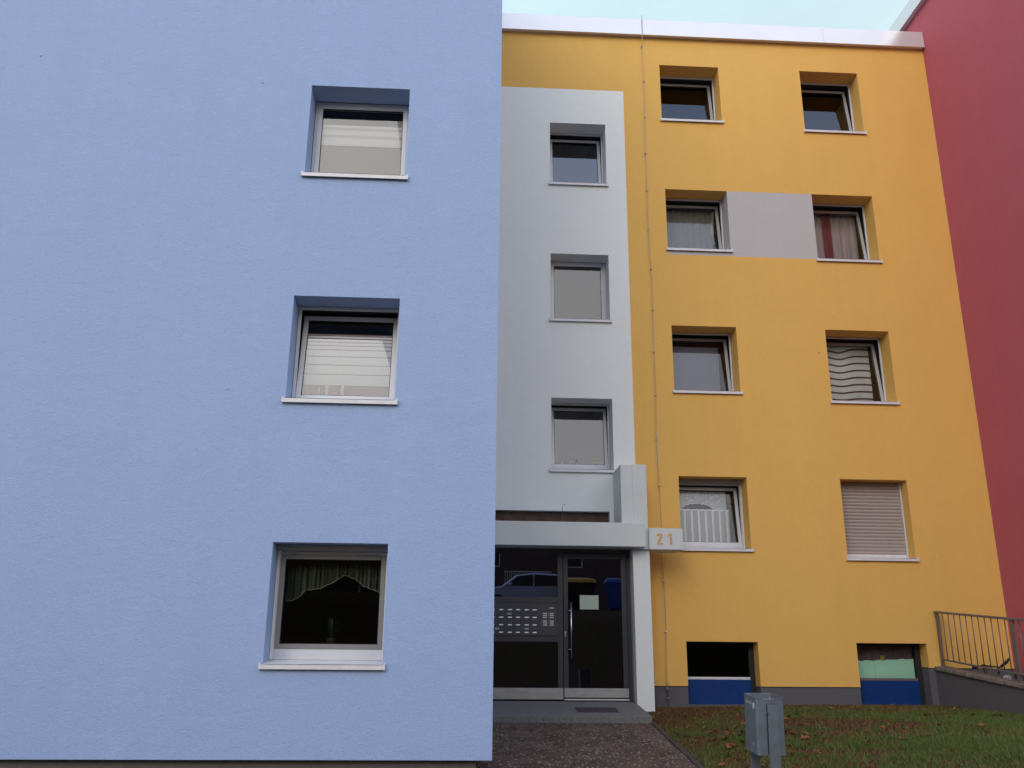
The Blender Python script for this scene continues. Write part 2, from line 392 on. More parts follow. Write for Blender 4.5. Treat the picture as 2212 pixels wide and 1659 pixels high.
# ---- yellow building
yb = thing('apartment_building', 'yellow apartment block with white stair strip, entrance door and number 21 canopy', 'building', (5, YD, -.78))
ops = [op(w_[0], w_[1], w_[2]+SILLH, w_[3]) for k, w_ in wins.items() if k[0] in 'ABW']
for o in ops:
    if abs(o['x0']-A0) < .01 and abs(o['z1']-8.562) < .01: o['rev'] = {(-1, 0): 2}   # right reveal of that opening is lilac
ops += [op(A0, A1, -.95, .19, .32), op(B0, B1, -.95, .19, .32)]
ops += [op(.35, 2.70, -1.3, 1.62, .36), op(.35, 2.512, 1.62, 2.318, .12, back=3)]
ops += [op(7.814, XR, -.51, -.20, .05)]
def yreg(x, z):
    if x < 2.984 and 1.2 < z < 10.706: return 1
    if x < 3.0 and z <= 1.2: return 1
    if A0 < x < B0 and 7.187 < z < 8.562: return 2
    if A0 < x < A1 and 7.187 < z < 7.9: return 2
    return 0
facade('wall', YD, .35, XR, -.51, 12.02, ops, [YELLOW, WHITE, LILAC, BRAKE], dict(xs=[2.984, 3.0, A0, B0], zs=[1.2, 10.706, 7.187, 8.562, 7.9], mat=yreg), yb)
facade('plinth', YD+.022, 2.9, XR, -3, -.19, [op(A0, A1, -.80, -.1, .32), op(B0, B1, -.80, -.1, .32), op(2.9, 7.814, -.5125, -.19, .05)], [PLINTH], dict(xs=[], zs=[], mat=lambda x, z: 0), yb)
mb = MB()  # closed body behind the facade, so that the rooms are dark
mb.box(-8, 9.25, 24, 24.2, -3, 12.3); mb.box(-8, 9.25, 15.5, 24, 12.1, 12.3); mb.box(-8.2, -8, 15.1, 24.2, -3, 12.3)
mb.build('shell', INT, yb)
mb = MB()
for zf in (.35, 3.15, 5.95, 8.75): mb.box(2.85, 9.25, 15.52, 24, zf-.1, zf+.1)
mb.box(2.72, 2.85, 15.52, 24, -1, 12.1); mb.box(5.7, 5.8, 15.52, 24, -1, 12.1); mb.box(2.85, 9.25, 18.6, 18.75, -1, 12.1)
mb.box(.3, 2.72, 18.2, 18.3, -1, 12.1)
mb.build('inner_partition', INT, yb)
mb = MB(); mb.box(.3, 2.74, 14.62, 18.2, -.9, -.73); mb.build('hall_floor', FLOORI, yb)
# parapet of coated sheet, in three lengths with thin seams
px = [.36, 3.40, 5.0, 7.15, XR-.005]
mb = MB()
for k in range(len(px)-1):
    a, b = px[k]+.002, px[k+1]-.002
    mb.hexa([(a, YD-.10, 12.0), (b, YD-.10, 12.0), (b, YD+.4, 12.0), (a, YD+.4, 12.0), (a, YD-.095, 12.365), (b, YD-.095, 12.365), (b, YD+.4, 12.385), (a, YD+.4, 12.385)])
    mb.box(a, b, YD-.112, YD-.10, 11.985, 12.006)
mb.box(px[2]-.04, px[2]+.04, YD-.104, YD-.1, 12.01, 12.36)
mb.build('parapet', METALP, yb, bevel=.002)

# ---- windows
def part(name, m, par, org, *boxes, bevel=0):
    mb = MB()
    for b in boxes: mb.box(*b)
    return mb.build(name, m, par, bevel=bevel, origin=org)
def window(key, parent, Yw, depth=.355, tilt=0, box=False, sillout=.045, fr=None, sash=.058, low=.0, name='window', sashm=None, pane=None):
    if tilt and sashm is None and key[0] in 'AB' and key[1] != '1': sashm = SASHD
    x0, x1, zb, zt = wins[key]; Yf = Yw+depth
    z0s = zb+SILLH+.01
    if fr is None: fr = .03 if tilt else .042
    ztop = zt
    if box: ztop = zt-.055
    z0 = z0s+.03
    mb = MB(); mb.ring(x0+.004, x1-.004, z0, ztop-.004, fr, fr, fr+low, fr, Yf, Yf+.035)
    wf = mb.build(name, PVC, parent, bevel=.004, origin=(x0, Yf, z0))
    # sash and pane, hinged at the bottom when tilted
    g_ = .002 if tilt else -.008
    sx0, sx1, sz0, sz1 = x0+.004+fr+g_, x1-.004-fr-g_, z0+fr+low-.008, ztop-.004-fr-g_
    back = .012 if tilt else -.008
    mb = MB(); mb.ring(sx0, sx1, sz0, sz1, sash, sash, sash, sash, back, back+.055)
    gx0, gx1, gz0, gz1 = sx0+sash, sx1-sash, sz0+sash, sz1-sash
    T = Matrix.Translation((0, Yf, sz0)) @ Matrix.Rotation(-R(tilt), 4, 'X') @ Matrix.Translation((0, 0, -sz0))
    mb.xf(T).build('sash', sashm or PVC, wf, bevel=.004, origin=(sx0, Yf, sz0))
    MB().ring(gx0-.001, gx1+.001, gz0-.001, gz1+.001, .008, .008, .008, .008, back+.010, back+.026).xf(T).build('glazing_seal', SEAL_SHADE, wf, origin=(sx0, Yf, sz0))
    MB().quad((gx0, back+.020, gz0), (gx1, back+.020, gz0), (gx1, back+.020, gz1), (gx0, back+.020, gz1)).xf(T).build('pane', pane or GLASS, wf, origin=(gx0, Yf, gz0))
    # dark lining put in for the shade of the gap behind the frame
    part('shade_lining', SEAL_SHADE, wf, (x0, Yf+.05, z0), (x0-.03, x0+.012, Yf+.036, Yf+.2, z0, zt), (x1-.012, x1+.03, Yf+.036, Yf+.2, z0, zt), (x0+.012, x1-.012, Yf+.036, Yf+.2, ztop-.012, zt+.03))
    if low > 0.03:
        for q in (.13, .87):
            part('drain_cap', PVC, wf, (x0+(x1-x0)*q, Yf, z0), (x0+(x1-x0)*q-.022, x0+(x1-x0)*q+.022, Yf-.006, Yf, z0+fr*.45+low*.3, z0+fr*.45+low*.3+.012))
    # sill: thin folded sheet with upturned end caps, gently falling outwards
    ys = Yw-sillout; zf = zb; a, b = x0+.002, x1-.002
    mb = MB()
    mb.hexa([(a, ys, zf+SILLH-.005), (b, ys, zf+SILLH-.005), (b, Yf+.01, z0s+.024), (a, Yf+.01, z0s+.024),
             (a, ys, zf+SILLH), (b, ys, zf+SILLH), (b, Yf+.01, z0s+.029), (a, Yf+.01, z0s+.029)])
    mb.box(a-.026, b+.026, ys, ys+.004, zf, zf+SILLH)
    mb.box(a-.026, b+.026, ys+.004, ys+.012, zf, zf+.004)
    mb.build('sill', ALU, wf, origin=(x0, ys, zf))
    for q in (a-.034, b+.018): part('sill_end_cap', ALU, wf, (q, ys, zf), (q, q+.016, ys-.004, Yw-.001, zf-.002, zf+SILLH+.012), bevel=.002)
    if box:
        yb0 = Yf-.13
        part('shutter_box', BOXM, wf, (x0, yb0, zt), (x0+.004, x1-.004, yb0, Yf-.002, zt-.058, zt-.003), bevel=.003)
        for q in (x0+.004, x1-.030): part('guide_rail', ALU, wf, (q, Yf, z0), (q, q+.026, Yf-.05, Yf-.004, z0s+.03, zt-.06), bevel=.002)
    return wf, (gx0, gx1, gz0, gz1, Yf)

G = {}
for k in ('A2', 'A3', 'A4', 'B2', 'B3', 'B4'):
    G[k] = window(k, yb, YD, tilt=8)
for k in ('W1', 'W3'): G[k] = window(k, yb, YD, tilt=7, pane=SGLASS, low=.05 if k == 'W1' else .02)
G['W2'] = window('W2', yb, YD, tilt=0, pane=SGLASS)
G['A1'] = window('A1', yb, YD, tilt=7, low=.03, box=True)

# shuttered window B1
x0, x1, zb, zt = wins['B1']
mb = MB(); mb.ring(x0+.004, x1-.004, zb+.075, zt-.004, .05, .05, .05, .05, YD+.30, YD+.36)
wf = mb.build('window', PVC, yb, bevel=.004, origin=(x0, YD+.3, zb))
wf['label'] = 'window behind the closed tan rolling shutter'
mb = MB(); yy = YD+.26
nsl = 21; za, zc = zb+.135, zt-.004; h = (zc-za)/nsl
prof = [(0, .010), (.10, .002), (.5, -.006), (.90, .002), (1, .010)]
for k in range(nsl):
    for (u0, d0), (u1, d1) in zip(prof[:-1], prof[1:]):
        mb.quad((x0+.02, yy+d0, za+(k+u0)*h), (x1-.03, yy+d0, za+(k+u0)*h), (x1-.03, yy+d1, za+(k+u1)*h), (x0+.02, yy+d1, za+(k+u1)*h))
mb.build('rolling_shutter', TAN, wf, origin=(x0, yy, zb))
part('shutter_end_bar', ALU, wf, (x0, yy, zb), (x0+.02, x1-.03, yy-.008, yy+.01, zb+.066, zb+.136), bevel=.003)
for q in (x0+.002, x1-.028): part('guide_rail', PVC, wf, (q, yy, zb), (q, q+.026, yy-.03, yy+.03, zb+.066, zt-.004), bevel=.002)
mb = MB(); ys = YD-.045
mb.hexa([(x0+.002, ys, zb+.045), (x1-.002, ys, zb+.045), (x1-.002, YD+.3, zb+.062), (x0+.002, YD+.3, zb+.062), (x0+.002, ys, zb+.05), (x1-.002, ys, zb+.05), (x1-.002, YD+.3, zb+.066), (x0+.002, YD+.3, zb+.066)])
mb.box(x0-.026, x1+.026, ys, ys+.004, zb, zb+.05)
mb.build('sill', ALU, wf, origin=(x0, ys, zb))
for q in (x0-.034, x1+.020): part('sill_end_cap', ALU, wf, (q, ys, zb), (q, q+.014, ys-.004, YD-.001, zb-.002, zb+.06))

# basement windows over blue panels
for k, (x0, x1) in enumerate(((A0, A1), (B0, B1))):
    Yf = YD+.26
    mb = MB(); mb.box(x0, x0+.04, Yf, Yf+.06, -.95, .19); mb.box(x1-.09, x1, Yf-.012, Yf+.06, -.95, .19); mb.box(x0+.04, x1-.09, Yf, Yf+.06, .155, .19)
    wf = mb.build('basement_window', SEAL_SHADE, yb, origin=(x0, Yf, -.4))
    mb = MB(); mb.box(x0+.04, x1-.09, Yf-.02, Yf+.02, -.412, -.372); mb.build('sill', ALU if k == 0 else RAILM, wf, bevel=.003, origin=(x0, Yf, -.4))
    mb = MB(); mb.box(x0+.0, x1-.088, Yf-.03, Yf+.03, -.95, -.414); mb.build('blue_panel', BPANEL, wf, origin=(x0, Yf, -.4))
    mb = MB(); mb.quad((x0+.04, Yf+.02, -.372), (x1-.09, Yf+.02, -.372), (x1-.09, Yf+.02, .155), (x0+.04, Yf+.02, .155)); mb.build('pane', glass('basement glass', 1.35, (.85, .86, .88)), wf, origin=(x0, Yf, -.4))

# ---- canopy, pier and wing wall
mb = MB(); mb.box(-.6, 2.93, 14.15, 14.592, 1.62, 2.0); mb.build('canopy_beam', PAINT, yb, bevel=.008)
mb = MB(); mb.box(-.6, 2.755, 14.594, 15.1, 1.64, 1.86); mb.build('canopy_slab', PAINT, yb)
mb = MB(); mb.box(2.585, 2.77, 14.35, 15.092, 1.64, 2.992); mb.box(2.776, 3.014, 14.35, 15.092, 1.60, 2.995); mb.box(2.765, 2.78, 14.356, 15.0, 1.62, 2.985); mb.build('pier', PAINT, yb, bevel=.006)
mb = MB(); mb.box(2.756, 3.03, 14.385, 15.092, -1.2, 1.592); mb.build('wing_wall', WHITE, yb, bevel=.006)

# ---- entrance door set
YE = 14.6
def zb_(name, m, par, *boxes, bevel=0, org=None):
    mb = MB()
    for b in boxes: mb.box(*b)
    return mb.build(name, m, par, bevel=bevel, origin=org or (boxes[0][0], boxes[0][2], boxes[0][4]))
FB = -.705
ent = zb_('entrance_frame', DARKFR, yb, (1.555, 1.638, YE, YE+.08, FB, 1.618), (2.68, 2.735, YE, YE+.08, FB-.02, 1.618), (-.5, 1.555, YE, YE+.08, 1.535, 1.618), (1.638, 2.68, YE, YE+.08, 1.562, 1.618),
          (-.5, 1.555, YE, YE+.08, .76, .848), (-.5, 1.555, YE, YE+.08, .158, .246), bevel=.003)
zb_('edge_strip', mat('light frame edge', (.20, .20, .21), .4, .5), ent, (2.736, 2.754, YE-.004, YE+.06, FB-.02, 1.60))
zb_('kick_plate', BRUSH, ent, (-.5, 1.636, YE-.006, YE+.03, FB, -.538), bevel=.002)
mb = MB(); mb.quad((-.5, YE+.04, -.538), (1.555, YE+.04, -.538), (1.555, YE+.04, .158), (-.5, YE+.04, .158)); mb.build('lower_pane', DGLASS, ent, origin=(1, YE, 0))
mb = MB(); mb.quad((-.5, YE+.04, .848), (1.555, YE+.04, .848), (1.555, YE+.04, 1.535), (-.5, YE+.04, 1.535)); mb.build('upper_pane', DGLASS, ent, origin=(1, YE, 1))
door = thing_door = MB()
door.ring(1.648, 2.674, -.688, 1.55, .072, .083, .15, .088, YE-.008, YE+.06)
door = door.build('entrance_door', DARKFR, yb, bevel=.003, origin=(1.65, YE, -.69))
zb_('kick_plate', BRUSH, door, (1.652, 2.668, YE-.014, YE-.009, -.672, -.535))
mb = MB(); mb.quad((1.72, YE+.03, -.54), (2.591, YE+.03, -.54), (2.591, YE+.03, 1.464), (1.72, YE+.03, 1.464)); mb.build('pane', DGLASS, door, origin=(2, YE, 0))
zb_('threshold', ALU, door, (1.65, 2.672, YE-.03, YE+.04, -.712, -.695))
mb = MB(); mb.tube([(1.762, YE-.07, -.085), (1.762, YE-.07, .772)], .0125, 12)
mb.tube([(1.69, YE-.008, .64), (1.762, YE-.07, .64)], .009, 8); mb.tube([(1.69, YE-.008, .045), (1.762, YE-.07, .045)], .009, 8)
mb.build('door_handle', STEEL, door, smooth=True, origin=(1.76, YE, .3))
mb = MB(); mb.tube([(1.673, YE-.022, .305), (1.673, YE-.008, .305)], .016, 12); mb.box(1.665, 1.681, YE-.016, YE-.008, .24, .30); mb.build('lock_cylinder', BRUSH, door, origin=(1.67, YE, .3))
# letter box field
PANELM = mat('charcoal letterbox sheet', (.052, .052, .060), .42, var=.06, vscale=9)
SLOTM = mat('silver slot plate', (.55, .54, .52), .4, .3)
GAPM = mat('dark joint', (.012, .012, .014), .7)
pan = zb_('letterbox_panel', PANELM, yb, (-.5, 1.553, YE-.012, YE+.05, .249, .757), bevel=.002)
pairs = [(.508, .648), (.787, .915), (1.054, 1.182)]
cab = MB()
for (a, b) in [(.368, .368)]+pairs:
    for z in (.646, .529, .414, .298):
        cab.box(a-.055, b+.055, YE-.0135, YE-.0125, z+.026, z+.029)
cab.box(1.532, 1.536, YE-.0135, YE-.0125, .262, .745); cab.box(-.5, 1.536, YE-.0135, YE-.0125, .742, .746); cab.box(-.5, 1.536, YE-.0135, YE-.0125, .258, .261)
cab.build('panel_joint', GAPM, pan, origin=(1, YE, .5))
for (a, b) in pairs:
    for xx in (a, b):
        for z in (.646, .529, .414, .298):
            mb = MB(); mb.hexa([(xx-.034, YE-.022, z-.009), (xx+.030, YE-.022, z-.009), (xx+.030, YE-.012, z-.009), (xx-.034, YE-.012, z-.009),
                                (xx-.028, YE-.018, z+.009), (xx+.036, YE-.018, z+.009), (xx+.036, YE-.012, z+.009), (xx-.028, YE-.012, z+.009)])
            mb.build('letter_slot', SLOTM, pan, origin=(xx, YE, z))
for (xx, z) in ((.78, .583), (1.055, .354), (.584, .354)):
    zb_('name_label', mat('grey paper label', (.34, .32, .34), .8), pan, (xx-.034, xx+.034, YE-.0145, YE-.012, z-.014, z+.014))
bz = [.592, .563, .531, .477, .447, .414]
for xx in (1.348, 1.454):
    for z in bz+([.678] if xx > 1.4 else []):
        zb_('bell_plate', SLOTM, pan, (xx-.031, xx+.033, YE-.016, YE-.012, z-.009, z+.009))
        mb = MB(); mb.tube([(xx-.052, YE-.020, z+.001), (xx-.052, YE-.012, z+.001)], .008, 8); mb.build('bell_button', STEEL, pan, origin=(xx-.05, YE, z))
nt_ = zb_('notice', mat('pale green notice paper', (.40, .47, .38), .8, var=.04, vscale=20), None, (1.915, 2.219, YE+.021, YE+.024, .665, .886))
tag(nt_, 'blank pale green sheet of paper taped inside the entrance door glass', 'notice')

# step slab, mat
mb = MB(); zf_, zr_ = -.868, -.727
mb.hexa([(-.6, 13.46, -1.3), (2.79, 13.46, -1.3), (2.79, 14.62, -1.3), (-.6, 14.62, -1.3), (-.6, 13.46, zf_), (2.79, 13.46, zf_), (2.755, 14.62, zr_), (-.6, 14.62, zr_)])
st = mb.build('doorstep', CONC, bevel=.012, origin=(1.5, 14, -.9)); tag(st, 'broad grey concrete doorstep sloping down from the entrance door', 'step')
def slabz(y): return zf_+(zr_-zf_)*(y-13.46)/1.16
mb = MB(); a, b = 13.72, 14.08
mb.hexa([(1.74, a, slabz(a)-.01), (2.36, a, slabz(a)-.01), (2.36, b, slabz(b)-.01), (1.74, b, slabz(b)-.01), (1.74, a, slabz(a)+.006), (2.36, a, slabz(a)+.006), (2.36, b, slabz(b)+.006), (1.74, b, slabz(b)+.006)])
tag(mb.build('doormat', mat('dark brown ribbed matting', (.050, .040, .042), .95, bump=.006, bscale=120), origin=(2, 13.9, -.8)), 'dark brown doormat lying on the doorstep', 'mat')

# number box
sg = thing('house_number_sign', 'white box sign with the number 21 in yellow beside the canopy', 'sign', (3.3, 14.5, 1.6))
mb = MB(); mb.box(3.016, 3.568, 14.30, 14.78, 1.598, 1.942); mb.build('sign_box', PAINT, sg, bevel=.006)
DIG = mat('yellow ochre numeral film', (.62, .34, .08), .6)
two = [[(0, .765), (0, .83), (.06, .94), (.2, 1), (.45, 1), (.6, .94), (.68, .8), (.68, .765), (.42, .765), (.40, .80), (.34, .83), (.27, .80), (.25, .765)],
       [(.40, .735), (.70, .735), (.66, .62), (.56, .5), (.27, .06), (.24, 0), (0, 0), (0, .1)],
       [(.34, 0), (.70, 0), (.70, .14), (.42, .14)]]
one = [[(0, .80), (.30, 1), (.56, 1), (.56, .76), (.30, .76), (.30, .84), (.12, .74), (0, .74)], [(.30, .73), (.56, .73), (.56, 0), (.30, 0)]]
for nm, polys, ox in (('digit_two', two, 3.142), ('digit_one', one, 3.312)):
    mb = MB()
    for P in polys:
        k = len(P); hh = .178; pts = [(ox+p[0]*.135, p[1]*hh+1.678) for p in P]
        i = len(mb.v); mb.v += [(x, 14.2965, z) for x, z in pts]+[(x, 14.2995, z) for x, z in pts]
        mb.f.append(tuple(range(i, i+k))); mb.m.append(0)
        for q in range(k): mb.f.append((i+q, i+(q+1) % k, i+k+(q+1) % k, i+k+q)); mb.m.append(0)
    mb.build(nm, DIG, sg)

# lightning conductor
lc = thing('lightning_conductor', 'thin lightning conductor wire running down the yellow facade', 'cable', (3.39, YD-.05, -.5))
pts = []
def cx(z): return 3.385+.012*math.sin(z*1.3)+.006*math.sin(z*3.1)
z = 12.42
pts = [(3.395, YD-.118, 12.44), (3.395, YD-.118, 11.96), (3.393, YD-.05, 11.86)]
while z > -.4:
    z -= .2
    if z < 11.8: pts.append((cx(z), YD-.035, z))
pts += [(3.40, YD-.035, -.45), (3.40, YD-.02, -.53)]
mb = MB(); mb.tube(pts, .0065, 6); mb.build('wire', CABLE, lc, smooth=True)
z = 10.94+.815
while z > -.4:
    mb = MB(); mb.tube([(cx(z), YD, z), (cx(z), YD-.03, z)], .007, 6); mb.tube([(cx(z), YD-.028, z-.008), (cx(z), YD-.052, z+.004)], [.020, .014], 8)
    mb.build('clamp', CLAMP, lc, origin=(cx(z), YD, z)); z -= .815
mb = MB(); mb.tube([(3.40, YD-.02, -.53), (3.40, YD-.02, -.85)], .008, 6)
for zz in (-.56, -.70): mb.tube([(3.37, YD-.03, zz), (3.43, YD-.03, zz)], .014, 8); mb.tube([(3.385, YD-.03, zz-.03), (3.415, YD-.03, zz-.03)], .012, 8)
mb.build('earth_joint', mat('grey earth joint', (.12, .12, .125), .5, .4), lc)

# ---- blue building
bb = thing('apartment_building', 'periwinkle blue apartment block filling the left half', 'building', (-4, YB, -1.1))
ops = [op(w_[0], w_[1], w_[2]+SILLH, w_[3], .34) for k, w_ in wins.items() if k[0] == 'L']
facade('wall', YB, -10, .35, -1.04, 13.2, ops, [BLUE], dict(xs=[], zs=[], mat=lambda x, z: 0), bb, t=.16)
mb = MB(); mb.quad((.35, YB, -1.04), (.35, YD, -1.04), (.35, YD, 13.2), (.35, YB, 13.2)); mb.quad((.35, YB, -1.04), (.19, YB, -1.04), (.19, YD, -1.04), (.35, YD, -1.04)); mb.build('side_wall', BLUE, bb)
mb = MB(); mb.box(-10, .191, YB+.09, YD+.5, -3, -1.0); mb.build('plinth', mat('brown grey plinth paint', (.13, .115, .105), .9, bump=.003, var=.1), bb)
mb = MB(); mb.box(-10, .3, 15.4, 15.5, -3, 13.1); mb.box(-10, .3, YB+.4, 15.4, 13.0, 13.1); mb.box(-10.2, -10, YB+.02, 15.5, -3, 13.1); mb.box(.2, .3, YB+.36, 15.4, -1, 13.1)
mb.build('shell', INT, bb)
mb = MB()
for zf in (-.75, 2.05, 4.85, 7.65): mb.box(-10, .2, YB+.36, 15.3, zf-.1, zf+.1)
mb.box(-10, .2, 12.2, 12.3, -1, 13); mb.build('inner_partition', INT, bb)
G['L3'] = window('L3', bb, YB, depth=.345, tilt=0, sillout=.04)
G['L2'] = window('L2', bb, YB, depth=.32, tilt=8.5, fr=.035, low=.02, sillout=.04)
G['L1'] = window('L1', bb, YB, depth=.32, tilt=0, box=True, low=.075, sillout=.04, sash=.05, pane=PGLASS, sashm=mat('grey sash', (.22, .205, .20), .5))

for k, (x, z) in enumerate(((-2.63, 2.76), (-2.60, 6.70), (-5.30, 6.95))):
    mb = MB(); mb.tube([(x, YB+.002, z), (x, YB-.012, z)], [.012, .008], 8); mb.build('wall_plug', mat('pale plug', (.5, .5, .5), .6), bb, origin=(x, YB, z))
mb = MB(); mb.tube([(6.45, YD+.002, 5.30), (6.45, YD-.014, 5.30)], [.012, .008], 8); mb.build('wall_plug', mat('dull plug', (.35, .25, .12), .6), yb, origin=(6.45, YD, 5.3))
# ---- red building
rb_ = thing('apartment_building', 'dark raspberry red apartment block at the right edge', 'building', (12, 12, -1.2))
mb = MB(); xr = XR
mb.quad((xr, 9.4, -.28), (xr, 9.4, 12.95), (xr, 26, 12.95), (xr, 26, -.28))
mb.quad((xr, 9.4, -.28), (xr+9, 9.4, -.28), (xr+9, 9.4, 12.95), (xr, 9.4, 12.95)); mb.quad((xr, 9.4, -.28), (xr, 26, -.28), (xr+.03, 26, -.28), (xr+.03, 9.4, -.28))
mb.build('wall', RED, rb_)
mb = MB(); mb.box(xr+.03, xr+9, 9.43, 26, -3, -.2); mb.build('plinth', PLINTH, rb_)
mb = MB(); mb.box(xr+.1, xr+9, 9.6, 26, 12.8, 12.95); mb.build('roof', INT, rb_)
mb = MB()
def rpar(y0, y1, zt):
    mb.hexa([(xr-.10, y0, 12.93), (xr+.4, y0, 12.93), (xr+.4, y1, 12.93), (xr-.10, y1, 12.93), (xr-.095, y0, zt), (xr+.4, y0, zt+.02), (xr+.4, y1, zt+.02), (xr-.095, y1, zt)])
rpar(9.3, 11.995, 13.33); rpar(12.0, 14.995, 13.33); rpar(15.15, 20, 13.29); mb.box(xr-.098, xr+.4, 15.0, 15.15, 12.94, 13.31)
mb.box(xr-.112, xr-.10, 9.3, 14.98, 12.915, 12.936); mb.box(xr-.112, xr-.10, 15.16, 20, 12.915, 12.936)
mb.build('parapet', METALP, rb_, bevel=.002)
mb = MB(); mb.tube([(xr-.03, 15.75, 12.9), (xr-.03, 15.75, 12.3)], .012, 6); mb.tube([(xr-.03, 15.75, 12.8), (xr, 15.75, 12.8)], .02, 6); mb.build('wire', CABLE, rb_)

# ---- retaining wall, railing
XW = 7.93
def cz(y): return -.18-.088*(15.0-y)
mb = MB(); yA, yZ = 8.0, YD+.02
mb.hexa([(XW, yA, -1.6), (XW+.2, yA, -1.6), (XW+.2, yZ, -1.6), (XW, yZ, -1.6), (XW, yA, cz(yA)-.06), (XW+.2, yA, cz(yA)-.06), (XW+.2, yZ, cz(yZ)-.06), (XW, yZ, cz(yZ)-.06)])
rw = thing('retaining_wall', 'low grey retaining wall with rough stone coping below the railing', 'wall', (XW, 12, -.8))
mb.build('wall', PLINTH, rw)
mb = MB(); rr = random.Random(3)
y = yA
while y < yZ-.05:
    y2 = min(y+.5+.3*rr.random(), YD-.002); a = .035+.01*rr.random()
    mb.hexa([(XW-a, y, cz(y)-.06), (XW+.23, y, cz(y)-.06), (XW+.23, y2-.008, cz(y2)-.06), (XW-a, y2-.008, cz(y2)-.06), (XW-a+.01, y, cz(y)), (XW+.23, y, cz(y)), (XW+.23, y2-.008, cz(y2)), (XW-a+.01, y2-.008, cz(y2))]); y = y2
mb.build('coping', COPE, rw, bevel=.012)
rl = thing('railing', 'grey steel railing with upright bars on the sloping wall', 'railing', (XW+.07, 12, -.3))
def tz(y): return .718-.088*(15.0-y)
xx = XW+.08
mb = MB(); mb.hexa([(xx-.03, 8.6, tz(8.6)-.035), (xx+.03, 8.6, tz(8.6)-.035), (xx+.03, 15.05, tz(15.05)-.035), (xx-.03, 15.05, tz(15.05)-.035), (xx-.03, 8.6, tz(8.6)), (xx+.03, 8.6, tz(8.6)), (xx+.03, 15.05, tz(15.05)), (xx-.03, 15.05, tz(15.05))])
mb.build('top_rail', RAILM, rl, bevel=.004)
mb = MB(); mb.hexa([(xx-.02, 8.6, cz(8.6)+.105), (xx+.02, 8.6, cz(8.6)+.105), (xx+.02, 15.0, cz(15)+.105), (xx-.02, 15.0, cz(15)+.105), (xx-.02, 8.6, cz(8.6)+.13), (xx+.02, 8.6, cz(8.6)+.13), (xx+.02, 15.0, cz(15)+.13), (xx-.02, 15.0, cz(15)+.13)])
mb.build('bottom_rail', RAILM, rl, bevel=.003)
posts = [15.0, 12.93, 10.86]
for y in posts:
    mb = MB(); mb.box(xx-.012, xx+.012, y-.04, y+.04, cz(y)-.01, tz(y)-.035); mb.box(xx-.05, xx+.05, y-.06, y+.06, cz(y)-.012, cz(y)+.012); mb.build('post', RAILM, rl, bevel=.003, origin=(xx, y, cz(y)))
for y0_, y1_ in zip(posts[1:], posts[:-1]):
    for k in range(1, 12):
        y = y0_+(y1_-y0_)*k/12
        mb = MB(); mb.tube([(xx, y, cz(y)+.12), (xx, y, tz(y)-.03)], .008, 6); mb.build('baluster', RAILM, rl, smooth=True, origin=(xx, y, cz(y)))

# ------------------------------------------------------------------ things in the windows
def sheet(x0, x1, zt, zbf, y, amp, folds, nx=60, nz=16, ph=0., widen=0.):
    """hanging cloth with vertical folds; zbf(x) is the lower hem"""
    mb = MB(); V = []
    for j in range(nz+1):
        for i in range(nx+1):
            u = i/nx; x = x0+(x1-x0)*u; zb = zbf(x) if callable(zbf) else zbf; z = zt+(zb-zt)*j/nz
            yy = y+amp*(math.sin(u*folds*2*math.pi+ph)+.4*math.sin(u*folds*4.7+1.3+ph))*(.45+.55*j/nz)
            V.append((x, yy, z))
    F = [(j*(nx+1)+i, (j+1)*(nx+1)+i, (j+1)*(nx+1)+i+1, j*(nx+1)+i+1) for j in range(nz) for i in range(nx)]
    mb.v = V; mb.f = F; mb.m = [0]*len(F); return mb
def hang(name, label, cat, mb, m, **k):
    o = mb.build(name, m, smooth=True, origin=mb.v[0]); tag(o, label, cat, k.get('group')); return o
def gi(k): return G[k][1]
# top blue window: striped blind, white bottom bar, plain lower film
gx0, gx1, gz0, gz1, Yf = gi('L3'); wf = G['L3'][0]
h0 = 6.42; mb = MB(); hs = [h0, 6.385, 6.345, 6.275, 6.235, 6.145]
BSOFT = mat('cream blind cloth', (.80, .79, .76), .9); BTHIN = mat('thinner blind band', (.50, .49, .49), .9)
mb = MB()
for i_, (a, b) in enumerate(zip(hs[:-1], hs[1:])): mb.quad((gx0-.02, Yf+.09, b), (gx1+.02, Yf+.09, b), (gx1+.02, Yf+.09, a), (gx0-.02, Yf+.09, a), i_ % 2)
mb.build('blind', [BSOFT, BTHIN], wf, origin=(gx0, Yf, h0))
mb = MB(); mb.box(gx0-.02, gx1+.02, Yf+.082, Yf+.098, 6.118, 6.145); mb.build('blind_bottom_bar', PVC, wf, origin=(gx0, Yf, h0))
mb = MB(); mb.quad((gx0-.03, Yf+.10, gz0-.05), (gx1+.03, Yf+.10, gz0-.05), (gx1+.03, Yf+.10, 6.118), (gx0-.03, Yf+.10, 6.118)); mb.build('window_film', mat('grey window film', (.10, .085, .09), .8), wf, origin=(gx0, Yf, gz0))
